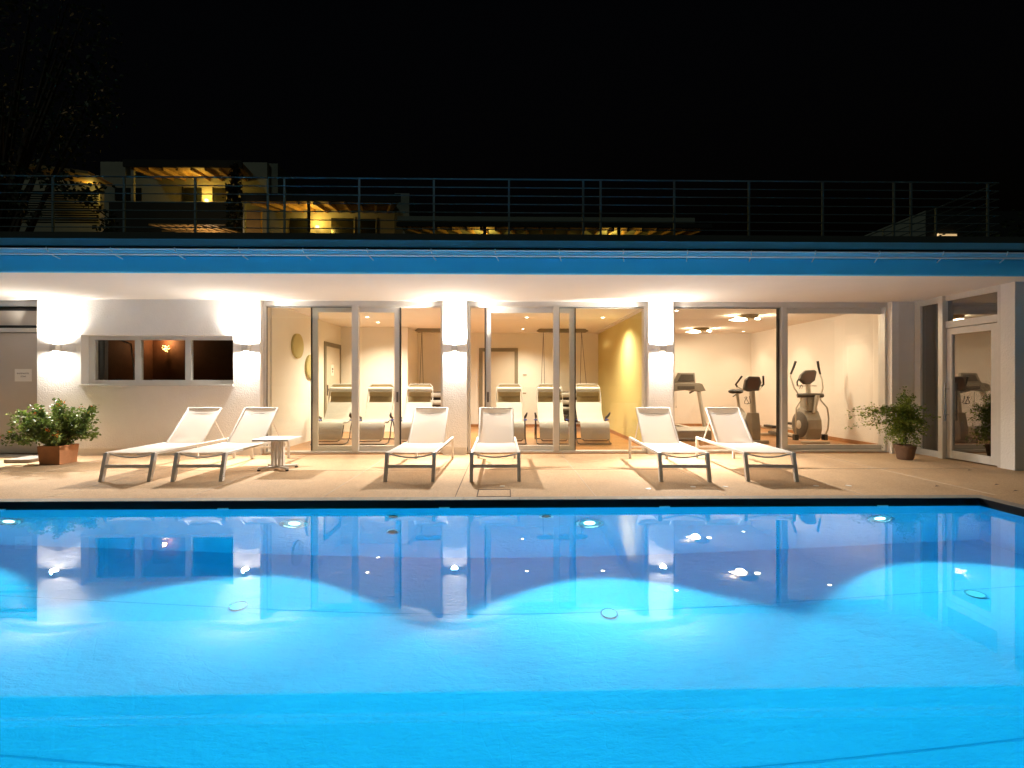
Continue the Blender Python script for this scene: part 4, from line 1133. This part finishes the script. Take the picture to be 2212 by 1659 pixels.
# ------------------------------------------------------------------ houses on the hill
def zz(py, Y): return EYE + (CY - py) / F * Y
def house(name, lab, Y, cat="building"):
    return empty(name, (0, 0, 0), 0, lab, cat, "lit houses on the hillside")
def far_box(r, name, px0, px1, py0, py1, Y, Y2, m, zlow=None):
    z0 = zz(py1, Y) if zlow is None else zlow
    return MB().box(PX(px0, Y), PX(px1, Y), Y, Y2, z0, zz(py0, Y)).build(name, m, r)
def pergola(r, px0, px1, py_eave, px0b, px1b, py_back, Y0, Y1, nraft, slab_up=.35):
    """sloping timber roof seen from below: eave at Y0, back edge at Y1"""
    xa, xb = PX(px0, Y0), PX(px1, Y0); za = zz(py_eave, Y0)
    xc, xd = PX(px0b, Y1), PX(px1b, Y1); zb = zz(py_back, Y1)
    g = MB(); g.add([(xa, Y0, za), (xb, Y0, za), (xd, Y1, zb), (xc, Y1, zb), (xa, Y0, za + slab_up), (xb, Y0, za + slab_up), (xd, Y1, zb + slab_up), (xc, Y1, zb + slab_up)],
                    [(3, 2, 1, 0), (4, 5, 6, 7), (0, 1, 5, 4), (1, 2, 6, 5), (2, 3, 7, 6), (3, 0, 4, 7)])
    ro = g.build("canopy_roof", M_TIMBER, r)
    MB().box(xa - .1, xb + .1, Y0 - .12, Y0 - .01, za - .05, za + slab_up + .02).build("eave_board", M_FARDARK, ro)
    for k in range(nraft):
        t = (k + .5) / nraft
        p = Vector((xa + (xb - xa) * t, Y0 + .02, za - .10)); q = Vector((xc + (xd - xc) * t, Y1 - .02, zb - .10))
        MB().bar(p, q, .10, .18).build("rafter", M_TIMBER, ro)
    return ro
def far_lamp(r, px, py, Y, power, up=True):
    x = PX(px, Y); z = zz(py, Y)
    lamp = MB().box(x - .08, x + .08, Y - .16, Y - .02, z - .10, z + .04).build("wall_lamp", M_BULBW, r)
    light("house_light_up", 'POINT', power, (1, .60, .10), (x, Y - .45, z + .25), r, shadow_soft_size=.08)
# house A: upper left
r = house("terrace_house", "upper lit hillside house with sloping timber canopy", 32)
Y = 32
far_box(r, "wall", 217, 577, 390, 445, Y, Y + 6, M_FARWALL, zlow=9)
far_box(r, "gable_wall", 217, 271, 356, 389.9, Y, Y + 6, M_FARWALL, zlow=zz(389.9, Y))
far_box(r, "gable_wall", 522, 577, 355, 389.9, Y, Y + 6, M_FARWALL, zlow=zz(389.9, Y))
far_box(r, "wall_return", 577.2, 600, 357, 430, Y + .3, Y + 6, M_FARWALL2, zlow=9)
pergola(r, 272, 521, 366, 335, 545, 390, 28.6, 31.98, 8)
for a, b, c in ((397, 436, 411), (462, 488, 411), (252, 306, 412), (352, 354, 396)):
    if b - a > 5:
        w_ = MB().box(PX(a, Y), PX(b, Y), Y - .05, Y - .005, zz(439, Y), zz(c, Y)).build("window", M_FARGLASS, r)
        MB().box(PX(a, Y) - .06, PX(a, Y), Y - .09, Y - .006, zz(439, Y), zz(c, Y) + .05).build("frame", M_FARDARK, w_)
MB().box(PX(287, 28.7) - .08, PX(287, 28.7) + .08, 28.65, 28.8, 8.5, zz(366, 28.7)).build("post", M_FARWALL, r)
far_box(r, "terrace_wall", 235, 520, 441, 505, 28.3, 28.5, M_FARDARK, zlow=8)
far_lamp(r, 448, 437, Y, 26)
light("canopy_light", 'POINT', 32, (1, .64, .10), (PX(430, 30.2), 30.2, zz(402, 30.2)), r, shadow_soft_size=.1)
# slatted garden screen lit below house A
r = empty("slatted_canopy", (0, 0, 0), 0, "low lit slatted canopy just above the roof edge at left", "canopy")
Y = 24
for k in range(9):
    xa = PX(322 + k * 17, Y); MB().bar((xa, Y, zz(489, Y)), (xa + .55, Y + 1.6, zz(507, Y + 1.6)), .10, .06).build("slat", M_TIMBER, r)
for j, (py) in enumerate((488.5, 495, 503)):
    MB().bar((PX(322 + 14 * j, Y + .5 * j), Y + .5 * j, zz(py, Y + .5 * j)), (PX(487, Y + .5 * j), Y + .5 * j, zz(py, Y + .5 * j)), .05, .05).build("beam", M_TIMBER, r)
light("canopy_light", 'POINT', 60, (1, .70, .40), (PX(455, Y + .9), Y + .9, zz(520, Y)), r, shadow_soft_size=.1)
# house B
r = house("terrace_house", "middle lit hillside house with timber canopy and wall lamp", 29)
Y = 29
far_box(r, "wall", 560, 852, 430, 505, Y, Y + 5, M_FARWALL, zlow=7)
far_box(r, "parapet", 852.2, 884, 419, 505, Y - .3, Y + 5, M_FARWALL2, zlow=7)
pergola(r, 527, 862, 437, 590, 850, 456, 26.2, 28.98, 10)
for a, b, c in ((627, 667, 475), (716, 765, 474), (773, 812, 475)):
    w_ = MB().box(PX(a, Y), PX(b, Y), Y - .05, Y - .005, 7.5, zz(c, Y)).build("window", M_FARGLASS, r)
    MB().box(PX(b, Y), PX(b, Y) + .06, Y - .09, Y - .006, 7.5, zz(c, Y) + .05).build("frame", M_FARWALL, w_)
MB().box(PX(527, 26.3), PX(530, 26.3), 26.2, 26.4, 6, zz(437, 26.3)).build("post", M_FARWALL, r)
MB().box(PX(665, 26.3), PX(669, 26.3), 26.2, 26.4, 6, zz(437, 26.3)).build("post", M_FARDARK, r)
far_box(r, "side_screen", 530.5, 563, 456, 505, 27.2, 27.4, M_TIMBER, zlow=6)
far_lamp(r, 687, 493, Y, 26)
light("canopy_light", 'POINT', 30, (1, .64, .10), (PX(680, 27.6), 27.6, zz(470, 27.6)), r, shadow_soft_size=.1)
# house C: long low roof
r = house("row_house", "long low hillside building with a pale roof slab and two lit bays", 25)
Y = 25
far_box(r, "roof_slab", 858, 1501, 468, 479, Y - 1.8, Y + 4, M_FARWALL2)
far_box(r, "wall", 870, 1490, 500, 520, Y + 1, Y + 1.3, M_FARWALL, zlow=5)
pergola(r, 862, 1531, 489, 905, 1490, 503, 22.9, 25.9, 21, .12)
for px in (1047, 1337):
    MB().box(PX(px - 3, 23), PX(px + 3, 23), 22.95, 23.1, 5, zz(489, 23)).build("post", M_FARDARK, r)
light("bay_light", 'POINT', 30, (1, .64, .10), (PX(1047, 24.3), 24.6, zz(517, 24.3)), r, shadow_soft_size=.1)
light("bay_light", 'POINT', 30, (1, .64, .10), (PX(1325, 24.3), 24.6, zz(517, 24.3)), r, shadow_soft_size=.1)
# house D far left with louvred fence
r = house("louvred_house", "far left hillside house half hidden by dark leaves", 24)
Y = 24
far_box(r, "wall", -90, 216, 396, 425, Y, Y + .25, M_FARWALL, zlow=6)
MB().prism([(PX(-60, Y), zz(361, Y)), (PX(18, Y), zz(362, Y)), (PX(215, Y), zz(386, Y)), (PX(216, Y), zz(395.5, Y)), (PX(-60, Y), zz(395.5, Y))], Y - .02, Y + .22, 'y').build("gable_wall", M_FARWALL, r)
MB().bar((PX(18, 22.6), 22.6, zz(370, 22.6)), (PX(218, 22.6), 22.6, zz(393, 22.6)), 1.4, .12).build("eave", M_TIMBER, r)
g = MB()
for k in range(14): g.box(PX(38, 22.3), PX(213, 22.3), 22.25, 22.3, zz(420 + 5 * k + 2.5, 22.3), zz(420 + 5 * k, 22.3))
g.build("louvre_screen", M_FARDARK, r)
light("eave_light", 'POINT', 11, (1, .64, .10), (PX(195, 23.3), 23.3, zz(412, 23.3)), r, shadow_soft_size=.1)
# house E right
r = house("corner_house", "dim right-hand house with a sloping parapet and one lit louvred window", 22)
Y = 22
MB().prism([(PX(1864, Y), zz(506, Y)), (PX(1999.5, Y), zz(449, Y)), (PX(1999.5, Y), zz(530, Y)), (PX(1864, Y), zz(530, Y))], Y, Y + 4, 'y').build("sloping_wall", M_FARWALL, r)
far_box(r, "wall", 2000, 2215, 449, 530, Y + .3, Y + 4, M_FARDARK, zlow=5)
w_ = MB().box(PX(2036, Y), PX(2076, Y), Y + .20, Y + .28, zz(509, Y), zz(496, Y)).build("lit_window", mat("lit_window_glow", (.9, .7, .4), .6, emit=(1, .66, .30), emit_s=.9), r)
g = MB()
for k in range(5): g.box(PX(2034, Y), PX(2110, Y), Y + .12, Y + .16, zz(498 + 2.6 * k, Y), zz(497.2 + 2.6 * k, Y))
g.build("louvre", M_FARDARK, r)

# ------------------------------------------------------------------ trees
def tree(name, lab, base, h, crown_c, crown_r, nclump, nleaf, size, m, seed, trunk_r=.18, grp="dark trees round the house"):
    rn = random.Random(seed); r = empty(name, base, 0, lab, "tree", grp)
    st = MB(); lf = MB(); cc = Vector(crown_c)
    st.tube([(0, 0, 0), (.1, 0, h * .25), (0, .1, h * .5), cc * .9], [trunk_r, trunk_r * .8, trunk_r * .6, trunk_r * .3], 8)
    for k in range(nclump):
        while True:
            q = Vector((rn.uniform(-1, 1), rn.uniform(-1, 1), rn.uniform(-1, 1)))
            if q.length < 1: break
        q = q.normalized() * (q.length ** .5)
        p = cc + Vector((q.x * crown_r[0], q.y * crown_r[1], q.z * crown_r[2]))
        if k % 9 == 0:
            s0 = Vector((0, 0, h * rn.uniform(.3, .55)))
            st.tube([s0, s0.lerp(p, .5) + Vector((0, 0, .2)), p], [trunk_r * .3, trunk_r * .2, .015], 5)
        leaves(lf, p, nleaf, min(crown_r) * .16, size, rn, .2)
    st.build("trunk", M_BARK, r, True); lf.build("crown", m, r)
    return r
tree("broadleaf_tree", "large dark broadleaf tree overhanging the left corner", (-15.4, 14.8, -.1), 10, (0.3, 0, 11.2), (3.0, 2.0, 3.4), 230, 16, .16, M_LEAFT, 3, .28)
# drooping branch with leaves in front of the left house
rn = random.Random(21)
r = empty("overhanging_branch", (0, 0, 0), 0, "dark leafy branch hanging across the lit house at far left", "branch")
st = MB(); lf = MB(); YT = 12.6
for pts in (((-40, 330), (60, 372), (130, 405), (190, 420), (235, 410)), ((-40, 340), (20, 395), (35, 440), (50, 460)), ((130, 405), (200, 440), (225, 470), (215, 500)), ((60, 372), (110, 380), (160, 385)), ((-40, 380), (0, 420), (20, 445))):
    P3 = [Vector((PX(a, YT), YT + rn.uniform(-.3, .3), PZ(a, b, YT))) for a, b in pts]
    st.tube(P3, .02, 5)
    for j in range(len(P3) - 1):
        for q in range(16):
            p = P3[j].lerp(P3[j + 1], rn.random()); leaves(lf, p, 3, .10, .125, rn, .5)
st.build("limb", M_BARK, r, True); lf.build("foliage", M_LEAFT, r)
tree("cypress", "narrow black cypress standing against the upper lit house", (PX(507, 27.6), 27.6, 8.0), 4, (0, 0, 2.7), (.36, .36, 3.0), 220, 16, .16, M_LEAFD, 8, .12)
tree("round_bush_tree", "dim brownish tree in front of the right-hand house", (PX(2120, 17), 17.0, -.5), 4, (.4, 0, 5.4), (2.2, 1.6, 2.0), 130, 16, .13, M_LEAFT, 5, .14)
